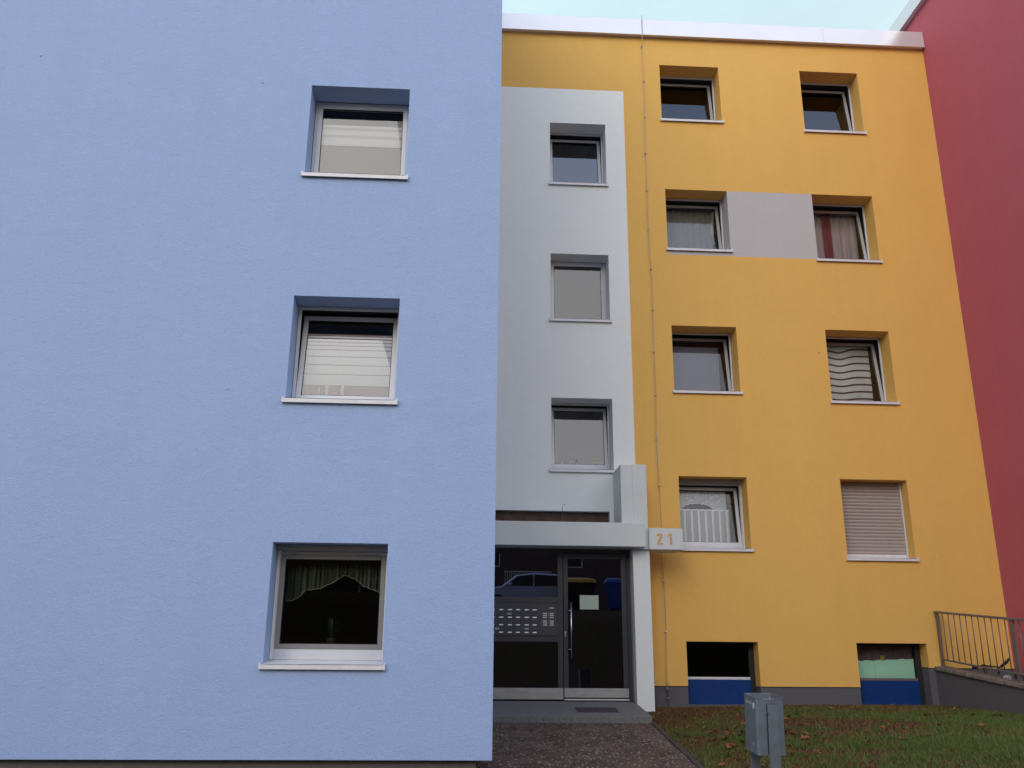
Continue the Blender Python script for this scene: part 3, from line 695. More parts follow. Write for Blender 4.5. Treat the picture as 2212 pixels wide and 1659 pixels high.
# middle blue window
gx0, gx1, gz0, gz1, Yf = gi('L2'); wf = G['L2'][0]
lines = [3.60, 3.585, 3.548, 3.505, 3.46, 3.41, 3.325, 3.22, 3.105, 2.965]
mb = MB()
for i_, (a, b) in enumerate(zip(lines[:-1], lines[1:])):
    mb.quad((gx0+.0, Yf+.15, b+.0), (gx1+.02, Yf+.15, b), (gx1+.02, Yf+.15, a-.012), (gx0+.0, Yf+.15, a-.012), 0)
    mb.quad((gx0+.0, Yf+.15, a-.012), (gx1+.02, Yf+.15, a-.012), (gx1+.02, Yf+.15, a), (gx0+.0, Yf+.15, a), 1)
mb.build('blind', [mat('pale grey blind', (.62, .64, .64), .9), mat('pinkish blind gap', (.16, .09, .09), .9)], wf, origin=(gx0, Yf, 3.6))
mb = MB(); mb.quad((gx0, Yf+.16, gz0-.06), (gx1+.03, Yf+.16, gz0-.06), (gx1+.03, Yf+.16, 2.965), (gx0, Yf+.16, 2.965)); mb.build('window_film', mat('rosy window film', (.20, .145, .14), .8), wf, origin=(gx0, Yf, gz0))
def lathe(prof, cx_, cy_, z, n=14):
    mb = MB(); V = []; K = len(prof)
    for (r_, h_) in prof:
        for j in range(n): a = 2*math.pi*j/n; V.append((cx_+r_*math.cos(a), cy_+r_*math.sin(a), z+h_))
    mb.v = V
    for k in range(K-1):
        for j in range(n): mb.f.append((k*n+j, k*n+(j+1) % n, (k+1)*n+(j+1) % n, (k+1)*n+j)); mb.m.append(0)
    mb.f.append(tuple(range(n))[::-1]); mb.m.append(0); mb.f.append(tuple((K-1)*n+j for j in range(n))); mb.m.append(0)
    return mb
CLEARG = mat('pale glass ornament', (.55, .55, .55), .15); zs_ = gz0+.0
for k, (ox, pr_, lb, m_) in enumerate(((-1.70, [(.012, 0), (.010, .1), (.005, .12)], 'thin clear glass rod vase on the sill, leftmost ornament', CLEARG),
    (-1.61, [(.035, 0), (.03, .01), (.012, .03), (.026, .07), (.02, .1), (.028, .13), (.01, .14)], 'clear glass figurine between the rod vase and the red candle', CLEARG),
    (-1.515, [(.03, 0), (.045, .02), (.05, .05), (.046, .052), (.01, .045)], 'red candle bowl on the middle blue window sill', mat('red candle wax', (.55, .12, .08), .5)),
    (-1.43, [(.028, 0), (.016, .03), (.03, .045), (.018, .08), (.03, .1), (.012, .145)], 'tall clear glass figurine right of the red candle', CLEARG))):
    o = lathe(pr_, ox, Yf+.11, zs_).build('ornament' if k != 2 else 'candle_bowl', m_, smooth=True, origin=(ox, Yf+.11, zs_)); tag(o, lb, 'ornament' if k != 2 else 'candle')
# bottom blue window: dark net curtain with scalloped hem, small plant
gx0, gx1, gz0, gz1, Yf = gi('L1')
def hem(x):
    u = (x-gx0)/(gx1-gx0); P = [(0, .50), (.10, .53), (.17, .60), (.19, .64), (.34, .66), (.5, .75), (.60, .83), (.70, .79), (.78, .725), (.80, .70), (.9, .66), (1, .61)]
    for (a, b), (c, d) in zip(P[:-1], P[1:]):
        if a <= u <= c: return gz0+(gz1-gz0)*(b+(d-b)*(u-a)/(c-a))
    return gz0+(gz1-gz0)*.6
GC = cloth('thin dark green net', (.30, .36, .20), .3)
n_ = GC.node_tree; tcn = n_.nodes.new('ShaderNodeTexCoord'); mpn = n_.nodes.new('ShaderNodeMapping'); mpn.inputs['Scale'].default_value = (30, 1, .7)
nzn = n_.nodes.new('ShaderNodeTexNoise'); nzn.inputs['Scale'].default_value = 1; nzn.inputs['Detail'].default_value = 3; mrn = n_.nodes.new('ShaderNodeMapRange')
mrn.inputs[1].default_value = .42; mrn.inputs[2].default_value = .68; mrn.inputs[3].default_value = .02; mrn.inputs[4].default_value = .45
n_.links.new(tcn.outputs['Object'], mpn.inputs[0]); n_.links.new(mpn.outputs[0], nzn.inputs['Vector']); n_.links.new(nzn.outputs['Fac'], mrn.inputs[0])
n_.links.new(mrn.outputs[0], next(q for q in n_.nodes if q.type == 'MIX_SHADER').inputs[0])
hang('curtain', 'dark green net curtain with a peaked hem behind the lowest blue window', 'curtain', sheet(gx0, gx1, gz1+.05, hem, Yf+.2, .018, 9, nx=110), GC)
mb = MB(); mb.tube([(gx0+(gx1-gx0)*i/90, Yf+.185, hem(gx0+(gx1-gx0)*i/90)+.006*math.sin(i*.9)*math.sin(i*.23)) for i in range(91)], .0024, 5)
# (the hem cord belongs to the curtain)
hc = bpy.data.objects['curtain']; o = mb.build('hem', mat('pale hem thread', (.45, .48, .36), .8), None); o.parent = hc; o.location = -hc.location
def leafy(mb, base, n, h, spread, lw, seed, m=0):
    r_ = random.Random(seed)
    for k in range(n):
        an = r_.uniform(0, 6.28); el = r_.uniform(.3, 1.3); ln = h*r_.uniform(.5, 1); b0 = Vector(base)+Vector((0, 0, h*r_.uniform(0, .4)))
        d = Vector((math.cos(an)*math.cos(el)*spread, math.sin(an)*math.cos(el)*spread, math.sin(el)))*ln
        s = Vector((-math.sin(an), math.cos(an), 0))*lw*r_.uniform(.6, 1.1)
        p1 = b0+d*.55; p2 = b0+d+Vector((0, 0, -.25*ln))
        mb.quad(tuple(b0), tuple(p1-s), tuple(p2), tuple(p1+s), m)
LEAFG = mat('houseplant leaf', (.022, .045, .014), .5, var=.3, vscale=20)
pot = thing('potted_plant', 'small leafy houseplant on the sill of the lowest blue window', 'plant', (-1.38, Yf+.16, gz0-.02))
lathe([(.045, 0), (.06, .08), (.062, .085), (.05, .08)], -1.38, Yf+.16, gz0-.02).build('pot', mat('dark pot', (.05, .035, .03), .5), pot, smooth=True)
mb = MB(); leafy(mb, (-1.38, Yf+.16, gz0+.05), 60, .26, 1.1, .013, 4); mb.build('foliage', LEAFG, pot)
# yellow windows
def gk(k): return gi(k)
gx0, gx1, gz0, gz1, Yf = gk('A3')
SHEER = cloth('grey sheer cloth', (.50, .48, .45), .6)
hang('curtain', 'grey sheer curtain in full folds, third floor left yellow window', 'curtain', sheet(gx0-.04, gx1-.02, gz1+.1, gz0-.05, Yf+.31, .02, 8, nx=90), SHEER)
def bunch():
    mb = MB(); V = []; nz = 20; nx = 10
    for j in range(nz+1):
        t = j/nz; wv = .05+.055*abs(t-.35) if t < .72 else .02+.07*max(0, (.82-t)*5)
        cxn = gx1+.01-.06*math.sin(t*2.4)
        for i in range(nx+1): V.append((cxn-wv/2+wv*i/nx, Yf+.26+.012*math.sin(i*1.9), gz1+.08-(gz1-gz0+.05)*.75*t))
    mb.v = V; mb.f = [(j*(nx+1)+i, (j+1)*(nx+1)+i, (j+1)*(nx+1)+i+1, j*(nx+1)+i+1) for j in range(nz) for i in range(nx)]; mb.m = [0]*len(mb.f); return mb
hang('side_curtain', 'cream side curtain gathered at the right of the grey sheer curtain', 'curtain', bunch(), mat('cream cloth', (.48, .42, .34), .9))
gx0, gx1, gz0, gz1, Yf = gk('B3')
hang('curtain', 'taupe curtain behind the window right of the lilac wall panel', 'curtain', sheet(gx0-.04, gx1+.03, gz1+.1, gz0-.05, Yf+.32, .022, 7, nx=90, ph=1), mat('taupe curtain cloth', (.55, .47, .44), .95, var=.2, vscale=6, vstretch=(6, 1, .3)))
hang('curtain', 'narrow dark red curtain strip hanging before the taupe curtain', 'curtain', sheet(gx0+.33, gx0+.50, gz1+.1, gz0-.05, Yf+.26, .012, 1.5, nx=20, ph=1), mat('dark red cloth', (.22, .05, .05), .9))
gx0, gx1, gz0, gz1, Yf = gk('B2')
def wavy():
    mb = MB(); V = []; nx, nz = 60, 36
    x0, x1 = gx0-.02, gx1-.02
    for j in range(nz+1):
        for i in range(nx+1):
            u = i/nx; t = j/nz; z = gz1+.06+(gz0-.05-gz1-.06)*t
            dz = -.075*math.exp(-((u-.42)/.18)**2)*(1-.75*t)-.015*u*0+.018*math.exp(-((u-.85)/.2)**2)
            V.append((x0+(x1-x0)*u, Yf+.29+.02*math.sin(u*9), z+dz))
    mb.v = V
    for j in range(nz):
        for i in range(nx):
            band = (j*2) % 8
            mb.f.append((j*(nx+1)+i, (j+1)*(nx+1)+i, (j+1)*(nx+1)+i+1, j*(nx+1)+i+1)); mb.m.append(1 if (j % 4) == 3 else 0)
    return mb
o = wavy().build('curtain', [mat('pale striped curtain', (.85, .84, .78), .9, var=.05, vscale=5), mat('dark curtain stripe', (.10, .075, .07), .9)], smooth=True, origin=(gx0, Yf, gz1))
tag(o, 'white and brown horizontally striped wavy curtain in second floor right window', 'curtain')
gx0, gx1, gz0, gz1, Yf = gk('A1')
# lace curtain with an arch cut out of the upper part
LACE = cloth('white lace', (.85, .85, .88), .66); LDENSE = cloth('dense lace', (.92, .92, .94), .96)
zc = gz0+(gz1-gz0)*.62; lx0, lx1 = gx0-.03, gx1-.13
mb = MB(); nx = 70
def arch(u): 
    q = (u-.42)/.32
    return zc+(.115*math.sqrt(max(0, 1-q*q)))+(.006*math.sin(u*70) if abs(q) < 1 else 0)
for i in range(nx):
    ua, ub = i/nx, (i+1)/nx; xa, xb = lx0+(lx1-lx0)*ua, lx0+(lx1-lx0)*ub
    ya, yb_ = Yf+.20+.008*math.sin(ua*40), Yf+.20+.008*math.sin(ub*40)
    mb.quad((xa, ya, arch(ua)), (xb, yb_, arch(ub)), (xb, yb_, gz1-.02), (xa, ya, gz1-.02), 0)
    if abs((ua-.42)/.32) < 1: mb.quad((xa, ya-.004, arch(ua)), (xb, yb_-.004, arch(ub)), (xb, yb_-.004, arch(ub)+.014), (xa, ya-.004, arch(ua)+.014), 1)
# flower motifs
rr = random.Random(11)
for k in range(30):
    u = rr.uniform(.06, .95); z = gz1-.05-rr.uniform(0, .17) if rr.random() < .8 else gz1-rr.uniform(.1, .3); q = (u-.42)/.36
    if z < arch(u)+.04: continue
    xc = lx0+(lx1-lx0)*u
    for s in range(5):
        a = s*1.257+rr.random(); c_ = (xc+.017*math.cos(a), z+.017*math.sin(a)); mb.poly([(c_[0]+.010*math.cos(t*1.047), Yf+.186, c_[1]+.010*math.sin(t*1.047)) for t in range(6)], 1)
o = mb.build('curtain', [LACE, LDENSE], origin=(gx0, Yf, gz1)); tag(o, 'white flowered lace top curtain with an arch cut in the hem', 'curtain')
mb = MB(); nx = 120; V = []
for j, z in enumerate((zc+.012, zc-.012, zc-.04, gz0-.04)):
    for i in range(nx+1):
        u = i/nx; V.append((lx0+(lx1+.03-lx0)*u, Yf+.165+.014*math.sin(u*7.5*2*math.pi), z))
mb.v = V
for j in range(3):
    for i in range(nx):
        u = (i/nx*7.5) % 1; mb.f.append((j*(nx+1)+i, (j+1)*(nx+1)+i, (j+1)*(nx+1)+i+1, j*(nx+1)+i+1)); mb.m.append(1 if (j < 1 or u < .3) else 0)
o = mb.build('curtain', [cloth('thin white net', (.75, .75, .80), .6), LDENSE], smooth=True, origin=(gx0, Yf, zc)); tag(o, 'pleated white net lower curtain below the lace arch', 'curtain')
# lilac sheet behind the pane, its colour standing for reflected sky
for k, top in (('A2', .10),):
    gx0, gx1, gz0, gz1, Yf = gk(k)
    mb = MB(); mb.quad((gx0-.04, Yf+.24, gz0-.08), (gx1-.09, Yf+.24, gz0-.08), (gx1-.09, Yf+.24, gz1-.11), (gx0-.04, Yf+.24, gz1-.11)); mb.build('sky_reflection_sheet', mat('lilac grey sky reflection', (.22, .21, .27), .9), G[k][0], origin=(gx0, Yf, gz1))
# stair windows: flowers and a straw bowl on the lowest sill
gx0, gx1, gz0, gz1, Yf = gk('W1')
fl = thing('dried_flowers', 'dried pink flowers standing inside the lowest stair window', 'plant', (1.95, Yf+.25, gz0-.03))
mb = MB(); leafy(mb, (1.98, Yf+.26, gz0-.05), 60, .30, 1.5, .010, 9); mb.build('foliage', mat('dry grey leaves', (.20, .18, .13), .8), fl)
mb = MB(); rr = random.Random(2)
for k in range(9): leafy(mb, (1.85+rr.uniform(-.1, .15), Yf+.2, gz0+rr.uniform(.02, .2)), 7, .04, 1, .014, k)
mb.build('blossom', mat('faded pink petals', (.75, .34, .28), .8), fl)
o = lathe([(.03, 0), (.09, .02), (.10, .045), (.09, .04)], 2.38, Yf+.14, gz0+.015).build('bowl', mat('straw bowl', (.55, .38, .14), .7), smooth=True, origin=(2.42, Yf+.17, gz0)); tag(o, 'shallow straw yellow bowl at the right of the lowest stair window', 'bowl')
# frosted lower panes of the two upper stair windows are left to the sky reflection; basement window B: green paper and dark curtain
mb = MB(); rr = random.Random(5); x = B0+.05; zt0 = -.105; top = []
while x < B1-.10: top.append((x, zt0+.05*(x-B0)/1.1+rr.uniform(-.008, .008))); x += rr.uniform(.02, .06)
top.append((B1-.10, zt0+.045))
for (a, za_), (b, zb2) in zip(top[:-1], top[1:]): mb.quad((a, YD+.315, -.372), (b, YD+.315, -.372), (b, YD+.315, zb2), (a, YD+.315, za_))
o = mb.build('paper_screen', mat('mint green paper', (.46, .78, .58), .8, var=.04, vscale=4), origin=(B0, YD+.3, -.37)); tag(o, 'torn mint green paper screen covering the lower basement window', 'paper')
mb = MB(); mb.box(B0+.415, B0+.418, YD+.3135, YD+.3145, -.372, -.09)
o2 = mb.build('fold_line', mat('paper fold', (.12, .25, .17), .8), None); o2.parent = o; o2.location = -o.location
hang('curtain', 'brown grey curtain above the mint green paper in the basement window', 'curtain', sheet(B0+.04, B1-.1, .16, -.2, YD+.35, .012, 6, nx=60), mat('brown grey cloth', (.10, .08, .075), .9, var=.3, vscale=7, vstretch=(5, 1, .3)))
mb = MB(); mb.box(B0+.53, B0+.60, YD+.309, YD+.311, -.075, -.01); tag(mb.build('sticky_note', mat('ochre paper', (.38, .27, .06), .8), origin=(B0+.53, YD+.31, -.07)), 'small ochre note above the mint green paper', 'note')

# ------------------------------------------------------------------ litter bin
lb = thing('litter_bin', 'weathered galvanised steel litter bin leaning on two flat posts in the lawn', 'litter bin', (2.81, 8.52, -1.2))
BT = Matrix.Translation((2.675, 8.35, -.383)) @ Matrix.Rotation(R(4.5), 4, 'X')
Wd, Dp, Hh = .262, .35, .485
mb = MB(); t_ = .004; rc = .028
def ringpts(off, z):
    P = []
    cs = [(rc, rc, 180), (Wd-rc, rc, 270), (Wd-rc, Dp-rc, 0), (rc, Dp-rc, 90)]
    for cx_, cy_, a0 in cs:
        for k in range(6): a = R(a0+k*18); P.append((cx_+(rc-off)*math.cos(a), cy_+(rc-off)*math.sin(a), z))
    return P
lev = [(0, 0), (0, -Hh)]
n_ = 24; mb.v += ringpts(0, 0)+ringpts(0, -Hh)+ringpts(t_, 0)+ringpts(t_, -Hh+.01)
for j in range(n_):
    k = (j+1) % n_
    mb.f.append((j, n_+j, n_+k, k)); mb.f.append((2*n_+j, 2*n_+k, 3*n_+k, 3*n_+j)); mb.f.append((j, k, 2*n_+k, 2*n_+j)); mb.m += [0]*3
mb.f.append(tuple(n_+j for j in range(n_))[::-1]); mb.f.append(tuple(3*n_+j for j in range(n_))); mb.m += [0, 0]
mb.xf(BT).build('bin_body', GALV, lb)
rim = MB(); rim.tube([Vector(p)+Vector((0, 0, 0)) for p in ringpts(.0, 0)], .0045, 6, closed=True); rim.xf(BT).build('rim', GALV, lb, smooth=True)
mb = MB(); mb.box(.105, .205, -.012, -.0015, -1.15, -.052); mb.box(.105, .112, -.03+.018, .01, -1.15, -Hh-.01); mb.xf(BT).build('post', GALV, lb, bevel=.003)
mb = MB(); mb.box(.045, .14, Dp+.001, Dp+.013, -1.15, -.02); mb.xf(BT).build('post', GALV, lb, bevel=.003)
mb = MB(); mb.box(.096, .1035, -.004, -.0005, -Hh+.01, -.05); mb.box(.1035, .205, -.004, -.0005, -.0515, -.046); mb.tube([(.10, -.008, -.13), (.108, -.014, -.135)], .008, 8)
mb.xf(BT).build('hinge_gap', mat('dark gap', (.015, .016, .018), .7), lb)
mb = MB(); mb.box(.07, .17, -.006, -.001, -.012, -.004); mb.tube([(.13, -.004, -.02), (.13, -.004, .006)], .005, 6); mb.tube([(.004, Dp*.6, -.03), (.004, Dp*.6, .012)], .005, 6); mb.xf(BT).build('latch', mat('bright zinc', (.4, .42, .44), .4, .6), lb)
mb = MB(); mb.tube([(-.0025, .055, -.07), (-.0012, .055, -.07)], .030, 16)
mb.v = [(x, (y-.055)*.8+.055, z) for x, y, z in mb.v]; mb.xf(BT).build('sticker', mat('white sticker', (.6, .6, .6), .5, var=.25, vscale=60), lb)
mb = MB(); mb.tube([(-.0025, .09, -.40), (-.0012, .09, -.40)], .014, 12); mb.xf(BT).build('small_sticker', mat('pale blue sticker', (.25, .42, .5), .5), lb)
mb = MB(); mb.box(-.003, -.0008, .1, .28, -.07, -.045); mb.xf(BT).build('tape_strip', mat('beige tape', (.25, .24, .21), .7), lb)

# ------------------------------------------------------------------ bicycle behind the railing, bag
bk = thing('bicycle', 'dark bicycle parked behind the railing with only its handlebar showing', 'bicycle', (8.62, 13.9, -1.2))
RUB = mat('black rubber', (.012, .012, .013), .55); BFR = mat('dark bicycle paint', (.02, .02, .025), .3)
def circ(c, r_, n=28): return [(c[0], c[1]+r_*math.cos(2*math.pi*k/n), c[2]+r_*math.sin(2*math.pi*k/n)) for k in range(n)]
bx, fy, ry, wz = 8.43, 14.70, 13.64, -.865
for y in (fy, ry):
    mb = MB(); mb.tube(circ((bx, y, wz), .335), .018, 8, closed=True); wh = mb.build('wheel', RUB, bk, smooth=True, origin=(bx, y, wz))
    mb = MB(); mb.tube(circ((bx, y, wz), .31), .008, 6, closed=True)
    for k in range(18): a = k*math.pi/9; mb.tube([(bx, y, wz), (bx, y+.31*math.cos(a), wz+.31*math.sin(a))], .0012, 4)
    mb.tube([(bx-.04, y, wz), (bx+.04, y, wz)], .02, 8); mb.build('rim', STEEL, wh, smooth=True, origin=(bx, y, wz))
mb = MB(); hd = (bx, fy-.13, -.38); bbk = (bx, fy-.52, -.92); st_ = (bx, ry+.38, -.42)
for a, b in ((hd, bbk), (hd, st_), (bbk, st_), (bbk, (bx, ry, wz)), (st_, (bx, ry, wz)), (hd, (bx, fy, wz))): mb.tube([a, b], .016, 8)
mb.tube([hd, (bx+.04, fy-.17, -.17)], .016, 8); mb.tube([st_, (bx, ry+.36, -.36)], .012, 8); mb.build('frame', BFR, bk, smooth=True)
mb = MB(); bx += .06; mb.tube([(bx-.30, fy-.28, -.175), (bx-.2, fy-.21, -.175), (bx-.07, fy-.16, -.14), (bx, fy-.15, -.155), (bx+.07, fy-.16, -.16), (bx+.2, fy-.21, -.17), (bx+.28, fy-.26, -.10), (bx+.31, fy-.3, -.03)], .014, 8); mb.build('handlebar', BFR, bk, smooth=True)
for sd_ in (-1, 1):
    mb = MB(); mb.tube([(bx+sd_*.2, fy-.21, -.175 if sd_ < 0 else -.165), (bx+sd_*.31, fy-.29, -.175 if sd_ < 0 else -.04)], .021, 8); mb.build('grip', RUB, bk, smooth=True)
mb = MB(); mb.tube([(bx-.05, fy-.13, -.16), (bx-.02, fy-.12, -.26), (bx-.02, fy-.10, -.40)], .02, 8); mb.tube([(bx+.16, fy-.2, -.17), (bx+.15, fy-.2, -.28)], .014, 6); mb.build('brake_lever', RUB, bk, smooth=True)
bx -= .06; mb = MB(); mb.tube([(bx, ry+.5, -.40), (bx, ry+.42, -.37), (bx, ry+.3, -.35), (bx, ry+.24, -.355)], [.02, .04, .075, .05], 10); mb.build('saddle', RUB, bk, smooth=True)
mb = MB(); rr = random.Random(8); bmv = bmesh.new(); bmesh.ops.create_icosphere(bmv, subdivisions=3, radius=1)
for v_ in bmv.verts:
    n = v_.co.copy(); k = .68+.16*math.sin(n.x*7+n.z*5)+.15*math.sin(n.y*11+2)+rr.uniform(-.06, .06); v_.co = Vector((n.x*.05*k, n.y*.12*k, n.z*.05*k))
me = bpy.data.meshes.new('plastic_bag'); bmv.to_mesh(me); bmv.free(); me.materials.append(mat('crumpled white film', (.42, .38, .42), .35))
bagc = bpy.data.objects.new('plastic_bag', me); COL.objects.link(bagc); bagc.location = (8.02, 13.25, cz(13.25)+.03); tag(bagc, 'crumpled pale plastic bag lying on the coping by the bicycle', 'bag')

# weeds on the canopy slab
WEED = mat('weed leaf', (.05, .09, .02), .6, var=.3, vscale=30)
mb = MB(); leafy(mb, (1.10, 14.8, 1.86), 26, .22, 1.2, .012, 21); tag(mb.build('weed', WEED, origin=(1.1, 14.8, 1.86)), 'small green weed growing on top of the canopy, middle one', 'plant')
mb = MB(); leafy(mb, (.66, 14.8, 1.86), 24, .36, 1.2, .022, 22); tag(mb.build('weed', mat('brown withered leaf', (.12, .045, .02), .8, var=.4, vscale=20), origin=(.66, 14.8, 1.86)), 'withered brown weed at the left end of the canopy top', 'plant')
mb = MB(); mb.tube([(1.67, 14.78, 1.86), (1.66, 14.75, 2.33), (1.69, 14.74, 2.37), (1.71, 14.74, 2.38)], .004, 5); mb.tube([(.86, 14.8, 1.86), (.80, 14.8, 2.2)], .003, 5); tag(mb.build('dry_stalk', mat('dry stalk', (.16, .12, .09), .8), origin=(1.67, 14.78, 1.86)), 'dry hooked stalk sticking up behind the canopy beam', 'plant')

# ------------------------------------------------------------------ lawn: blades, litter, fallen leaves
def blades(n, seed, hmin, hmax, wid, m_list, name, cond):
    r = np.random.default_rng(seed)
    X = r.uniform(2.86, 9.2, n*3); Y = 7.6+7.45*r.uniform(0, 1, n*3)
    X = np.where(X > 7.92, X-5, X)
    q = cond(X, Y, r); X, Y = X[q][:n], Y[q][:n]; k = len(X)
    Z = np.array([ground_z(a, b)-.012 for a, b in zip(X, Y)])
    h = r.uniform(hmin, hmax, k); an = r.uniform(0, 2*np.pi, k); lean = r.uniform(.1, 1.1, k)*h; la = r.uniform(0, 2*np.pi, k)
    V = np.zeros((k, 3, 3)); dx, dy = np.cos(an)*wid, np.sin(an)*wid
    V[:, 0] = np.stack([X-dx, Y-dy, Z], 1); V[:, 1] = np.stack([X+dx, Y+dy, Z], 1)
    V[:, 2] = np.stack([X+np.cos(la)*lean, Y+np.sin(la)*lean, Z+h], 1)
    me = bpy.data.meshes.new(name); me.vertices.add(k*3); me.vertices.foreach_set('co', V.reshape(-1))
    me.loops.add(k*3); me.loops.foreach_set('vertex_index', np.arange(k*3)); me.polygons.add(k); me.polygons.foreach_set('loop_start', np.arange(k)*3)
    for mm_ in m_list: me.materials.append(mm_)
    me.polygons.foreach_set('material_index', r.integers(0, len(m_list), k)); me.update(calc_edges=True)
    o = bpy.data.objects.new(name, me); COL.objects.link(o); return o
def pn(X, Y, s, ph):
    return (np.sin(X*s*1.3+ph)*np.cos(Y*s*1.1+ph*2)+np.sin(X*s*2.7+Y*s*1.9+ph*3)*.6+np.sin(X*s*5.1-Y*s*4.3+ph)*.35)
def grass_cond(X, Y, r):
    d = pn(X, Y, 1.1, .6)+.5*pn(X, Y, 3.3, 2.1)
    far = np.clip((14.7-Y)/2.6, 0, 1)               # thin and brown by the house
    left = np.clip((X-2.9)/1.6, .25, 1)
    d2 = pn(X, Y, 4.7, 1.3); prob = np.clip((.36+.42*d+.34*d2)*(.03+.97*far)*left+.05*far, .02, 1)
    return r.uniform(0, 1, len(X)) < prob
gm_ = [mat('grass green', (.075, .140, .014), .75), mat('grass dark green', (.036, .078, .011), .75), mat('grass yellowed', (.15, .135, .028), .8)]
o = blades(120000, 1, .02, .065, .0045, gm_, 'grass', grass_cond); o['kind'] = 'stuff'; tag(o, 'short patchy green grass of the lawn', 'grass')
bm_ = [mat('dead grass brown', (.16, .085, .032), .85), mat('thatch brown', (.06, .030, .014), .9), mat('rusty litter', (.17, .055, .016), .85)]
o = blades(80000, 2, .008, .032, .009, bm_, 'dead_grass', lambda X, Y, r: r.uniform(0, 1, len(X)) < np.clip(.45-.30*pn(X, Y, 1.1, .6)-.25*pn(X, Y, 4.7, 1.3)+.8*np.clip((Y-12.6)/2, 0, 1)+.5*np.clip((4.2-X)/1.2, 0, 1), .06, 1)); o['kind'] = 'stuff'; tag(o, 'brown dead grass and leaf litter among the lawn', 'leaf litter')
# pale gravel at the foot of the wall
mb = MB(); rr = random.Random(12)
for k in range(420):
    x = 3.05+rr.random()**1.6*4.2; y = YD-.03-rr.random()**2*.35*(1.2-.12*(x-3)); s = rr.uniform(.004, .013)
    z = ground_z(x, y)-.006; mb.poly([(x+s*math.cos(a)*rr.uniform(.7, 1.2), y+s*math.sin(a)*rr.uniform(.7, 1.2), z+s*rr.uniform(.2, .8)) for a in (0, 1.2, 2.5, 3.7, 5)])
o = mb.build('gravel', mat('pale pebbles', (.34, .30, .28), .9, var=.3, vscale=40)); o['kind'] = 'stuff'; tag(o, 'pale pebbles along the foot of the yellow wall', 'gravel')
LM = [mat('orange leaf', (.26, .075, .02), .7, var=.3, vscale=30), mat('brown leaf', (.12, .05, .022), .75, var=.3, vscale=30), mat('dark red leaf', (.09, .025, .02), .7, var=.3, vscale=30), mat('yellow leaf', (.28, .17, .03), .7, var=.3, vscale=30)]
def leafmesh(seed):
    r = random.Random(seed); mb = MB(); pts = []
    n = 15
    for k in range(n):
        a = 2*math.pi*k/n; rad = (1.0 if k % 3 == 0 else .55)*r.uniform(.85, 1.1)
        pts.append((rad*math.cos(a), rad*math.sin(a), .35*abs(math.sin(a*1.5+seed))*r.uniform(.5, 1)))
    mb.v = [(0, 0, .05)]+pts
    for k in range(n): mb.f.append((0, 1+k, 1+(k+1) % n)); mb.m.append(0)
    return mb
lms = []
for k in range(8): 
    b = leafmesh(k); me = bpy.data.meshes.new('fallen_leaf'); me.from_pydata(b.v, [], b.f); me.materials.append(LM[[0, 0, 1, 1, 2, 3, 1, 0][k]]); lms.append(me)
LEAVES = []
rr = random.Random(31)
def put_leaf(x, y, s, k):
    o = bpy.data.objects.new('fallen_leaf', lms[k]); COL.objects.link(o); o.location = (x, y, ground_z(x, y)+.030 if x > 2.84 else path_z(y)+.008)
    o.rotation_euler = (rr.uniform(-.4, .4), rr.uniform(-.4, .4), rr.uniform(0, 6.28)); o.scale = (s, s, s)
    col_ = ['orange', 'orange', 'brown', 'brown', 'dark red', 'yellow', 'brown', 'orange'][k]
    zone = 'the path beside the blue block' if x < 2.84 else 'the lawn left of the bin' if x < .325*y-.1 else 'the far lawn near the wall' if y > 12.5 else 'the near lawn right of the bin'
    if x < 2.84 and y > 12: zone = 'the path below the doorstep'
    tag(o, 'dry %s leaf lying on %s' % (col_, zone), 'leaf', 'fallen leaves scattered over lawn and path')
for k in range(85):     # drift left of the bin
    put_leaf(max(2.95, 3.55+rr.gauss(.3, .38)), 12.0+rr.gauss(0, .5), rr.uniform(.035, .065), rr.choice([0, 1, 2, 3, 4, 6]))
for k in range(60):
    x = rr.uniform(2.95, 7.7); y = rr.uniform(9.9, 14.6); put_leaf(x, y, rr.uniform(.03, .06), rr.randrange(8))
for x, y, s, k in ((3.05, 10.9, .055, 0), (3.25, 10.65, .05, 3), (4.75, 10.75, .06, 0), (5.35, 10.55, .06, 2), (7.3, 10.5, .05, 5), (.42, 10.4, .05, 0), (.50, 10.55, .04, 1), (1.0, 12.9, .05, 1), (1.3, 13.1, .04, 1), (.8, 13.0, .04, 4)): put_leaf(x, y, s, k)

# ------------------------------------------------------------------ behind the photographer (seen only as reflections)
def facing(name, label, x0, x1, y, z0, z1, m, groups):
    t = thing(name, label, 'building', ((x0+x1)/2, y, z0))
    mb = MB(); mb.box(x0, x1, y-8, y, z0-2, z1); mb.build('wall', m, t)
    for (wx, wz_, ww, wh_) in groups:
        mb = MB(); mb.ring(wx, wx+ww, wz_, wz_+wh_, .06, .06, .06, .06, y, y+.03); f = mb.build('window', PVC, t, origin=(wx, y, wz_))
        mb = MB(); mb.box(wx+.06, wx+ww-.06, y+.002, y+.01, wz_+.06, wz_+wh_-.06); mb.build('pane', mat('dark far pane', (.02, .025, .03), .1), f, origin=(wx, y, wz_))
    return t
ROSE = mat('dark rose render', (.085, .05, .048), .9, var=.05)
t = facing('apartment_building', 'long rose building across the yard, seen only as a reflection', -22, 24, -25, 1.3, 11.5, ROSE, [(x, z, 1.3, 1.3) for x in (-18, -13, -9, -5, 1, 6, 12, 16, 20) for z in (2.1, 4.9, 7.7)])
mb = MB(); mb.box(2.5, 5.3, -25, -23.8, 3.5, 3.62)
for k in range(22): mb.box(2.55+k*.125, 2.58+k*.125, -23.85, -23.82, 3.62, 4.5)
mb.box(2.5, 5.3, -23.87, -23.80, 4.5, 4.56); mb.build('balcony', PAINT, t)
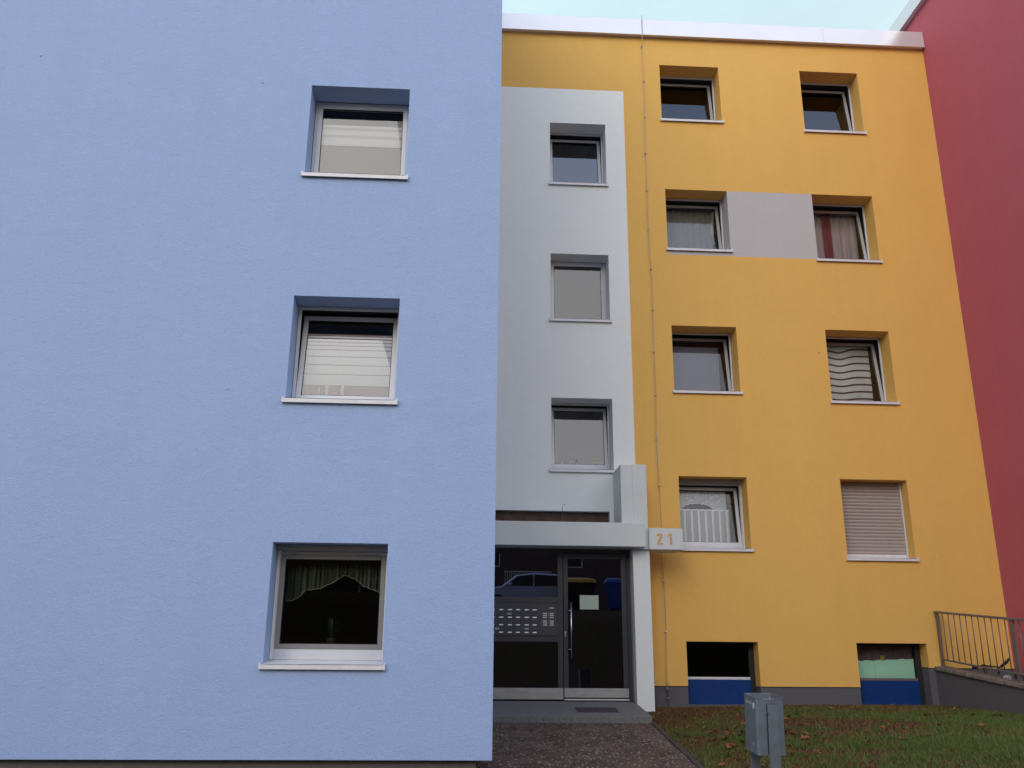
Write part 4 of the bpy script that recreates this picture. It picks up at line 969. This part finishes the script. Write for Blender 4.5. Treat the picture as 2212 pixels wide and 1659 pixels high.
# parked car
def car(loc):
    t = thing('parked_car', 'silver blue hatchback parked across the yard, seen mirrored in the entrance pane', 'car', loc)
    X0, Y0, Z0 = loc; pr_ = [(-2.05, .25), (-2.1, .62), (-1.85, .84), (-1.15, .95), (-.55, 1.38), (.1, 1.47), (1.1, 1.42), (1.75, 1.05), (1.98, .95), (2.02, .5), (1.95, .25)]
    def extr(P, w0, w1, m, nm, bev=.03):
        mb = MB(); n = len(P); mb.v = [(X0+x, Y0-w0, Z0+z) for x, z in P]+[(X0+x, Y0+w1, Z0+z) for x, z in P]
        mb.f = [tuple(range(n)), tuple(range(2*n-1, n-1, -1))]+[(i, n+i, n+(i+1) % n, (i+1) % n) for i in range(n)]; mb.m = [0]*len(mb.f)
        return mb.build(nm, m, t, bevel=bev)
    extr(pr_, .85, .85, mat('silver blue car paint', (.50, .55, .72), .3, .3), 'body', .06)
    extr([(-1.0, .97), (-.52, 1.33), (.08, 1.40), (.08, .95)], .86, .86, mat('car glass', (.02, .04, .06), .05), 'side_window', .005)
    extr([(.14, .95), (.14, 1.40), (1.05, 1.36), (1.45, .98)], .86, .86, bpy.data.materials['car glass'], 'side_window', .005)
    mb = MB(); mb.box(X0-.95, X0-.75, Y0+.86, Y0+1.02, Z0+.95, Z0+1.07); mb.build('wing_mirror', bpy.data.materials['silver blue car paint'], t, bevel=.03)
    for x in (-1.3, 1.25):
        for s in (-.8, .68):
            mb = MB(); mb.tube([(X0+x, Y0+s, Z0+.31), (X0+x, Y0+s+.12*2, Z0+.31)], .31, 20); wh = mb.build('wheel', RUB, t, origin=(X0+x, Y0+s, Z0+.31))
car((2.75, -7.3, 1.54))
def wheelie(x, y, z, bodym, lidm, lbl):
    t = thing('wheeled_bin', lbl, 'bin', (x, y, z))
    mb = MB(); mb.hexa([(x-.45, y-.35, z+.08), (x+.45, y-.35, z+.08), (x+.45, y+.3, z+.08), (x-.45, y+.3, z+.08), (x-.62, y-.45, z+1.05), (x+.62, y-.45, z+1.05), (x+.62, y+.4, z+1.05), (x-.62, y+.4, z+1.05)]); mb.build('bin_body', bodym, t, bevel=.03)
    mb = MB(); mb.hexa([(x-.66, y-.48, z+1.05), (x+.66, y-.48, z+1.05), (x+.66, y+.44, z+1.05), (x-.66, y+.44, z+1.05), (x-.5, y-.4, z+1.3), (x+.5, y-.4, z+1.3), (x+.6, y+.3, z+1.2), (x-.6, y+.3, z+1.2)]); mb.build('lid', lidm, t, bevel=.04)
    mb = MB()
    for sx in (-.4, .4): mb.tube([(x+sx-.03, y+.2, z+.09), (x+sx+.03, y+.2, z+.09)], .09, 12)
    mb.build('wheel', RUB, t)
KB = mat('black bin plastic', (.015, .015, .016), .45); wheelie(4.6, -6.0, 1.54, KB, mat('yellow bin lid', (.55, .30, .02), .4), 'wheeled refuse bin with yellow lid, seen mirrored in the door')
BBP = mat('blue bin plastic', (.02, .07, .36), .4); wheelie(6.25, -6.0, 1.54, BBP, BBP, 'blue wheeled refuse bin, seen mirrored in the door')
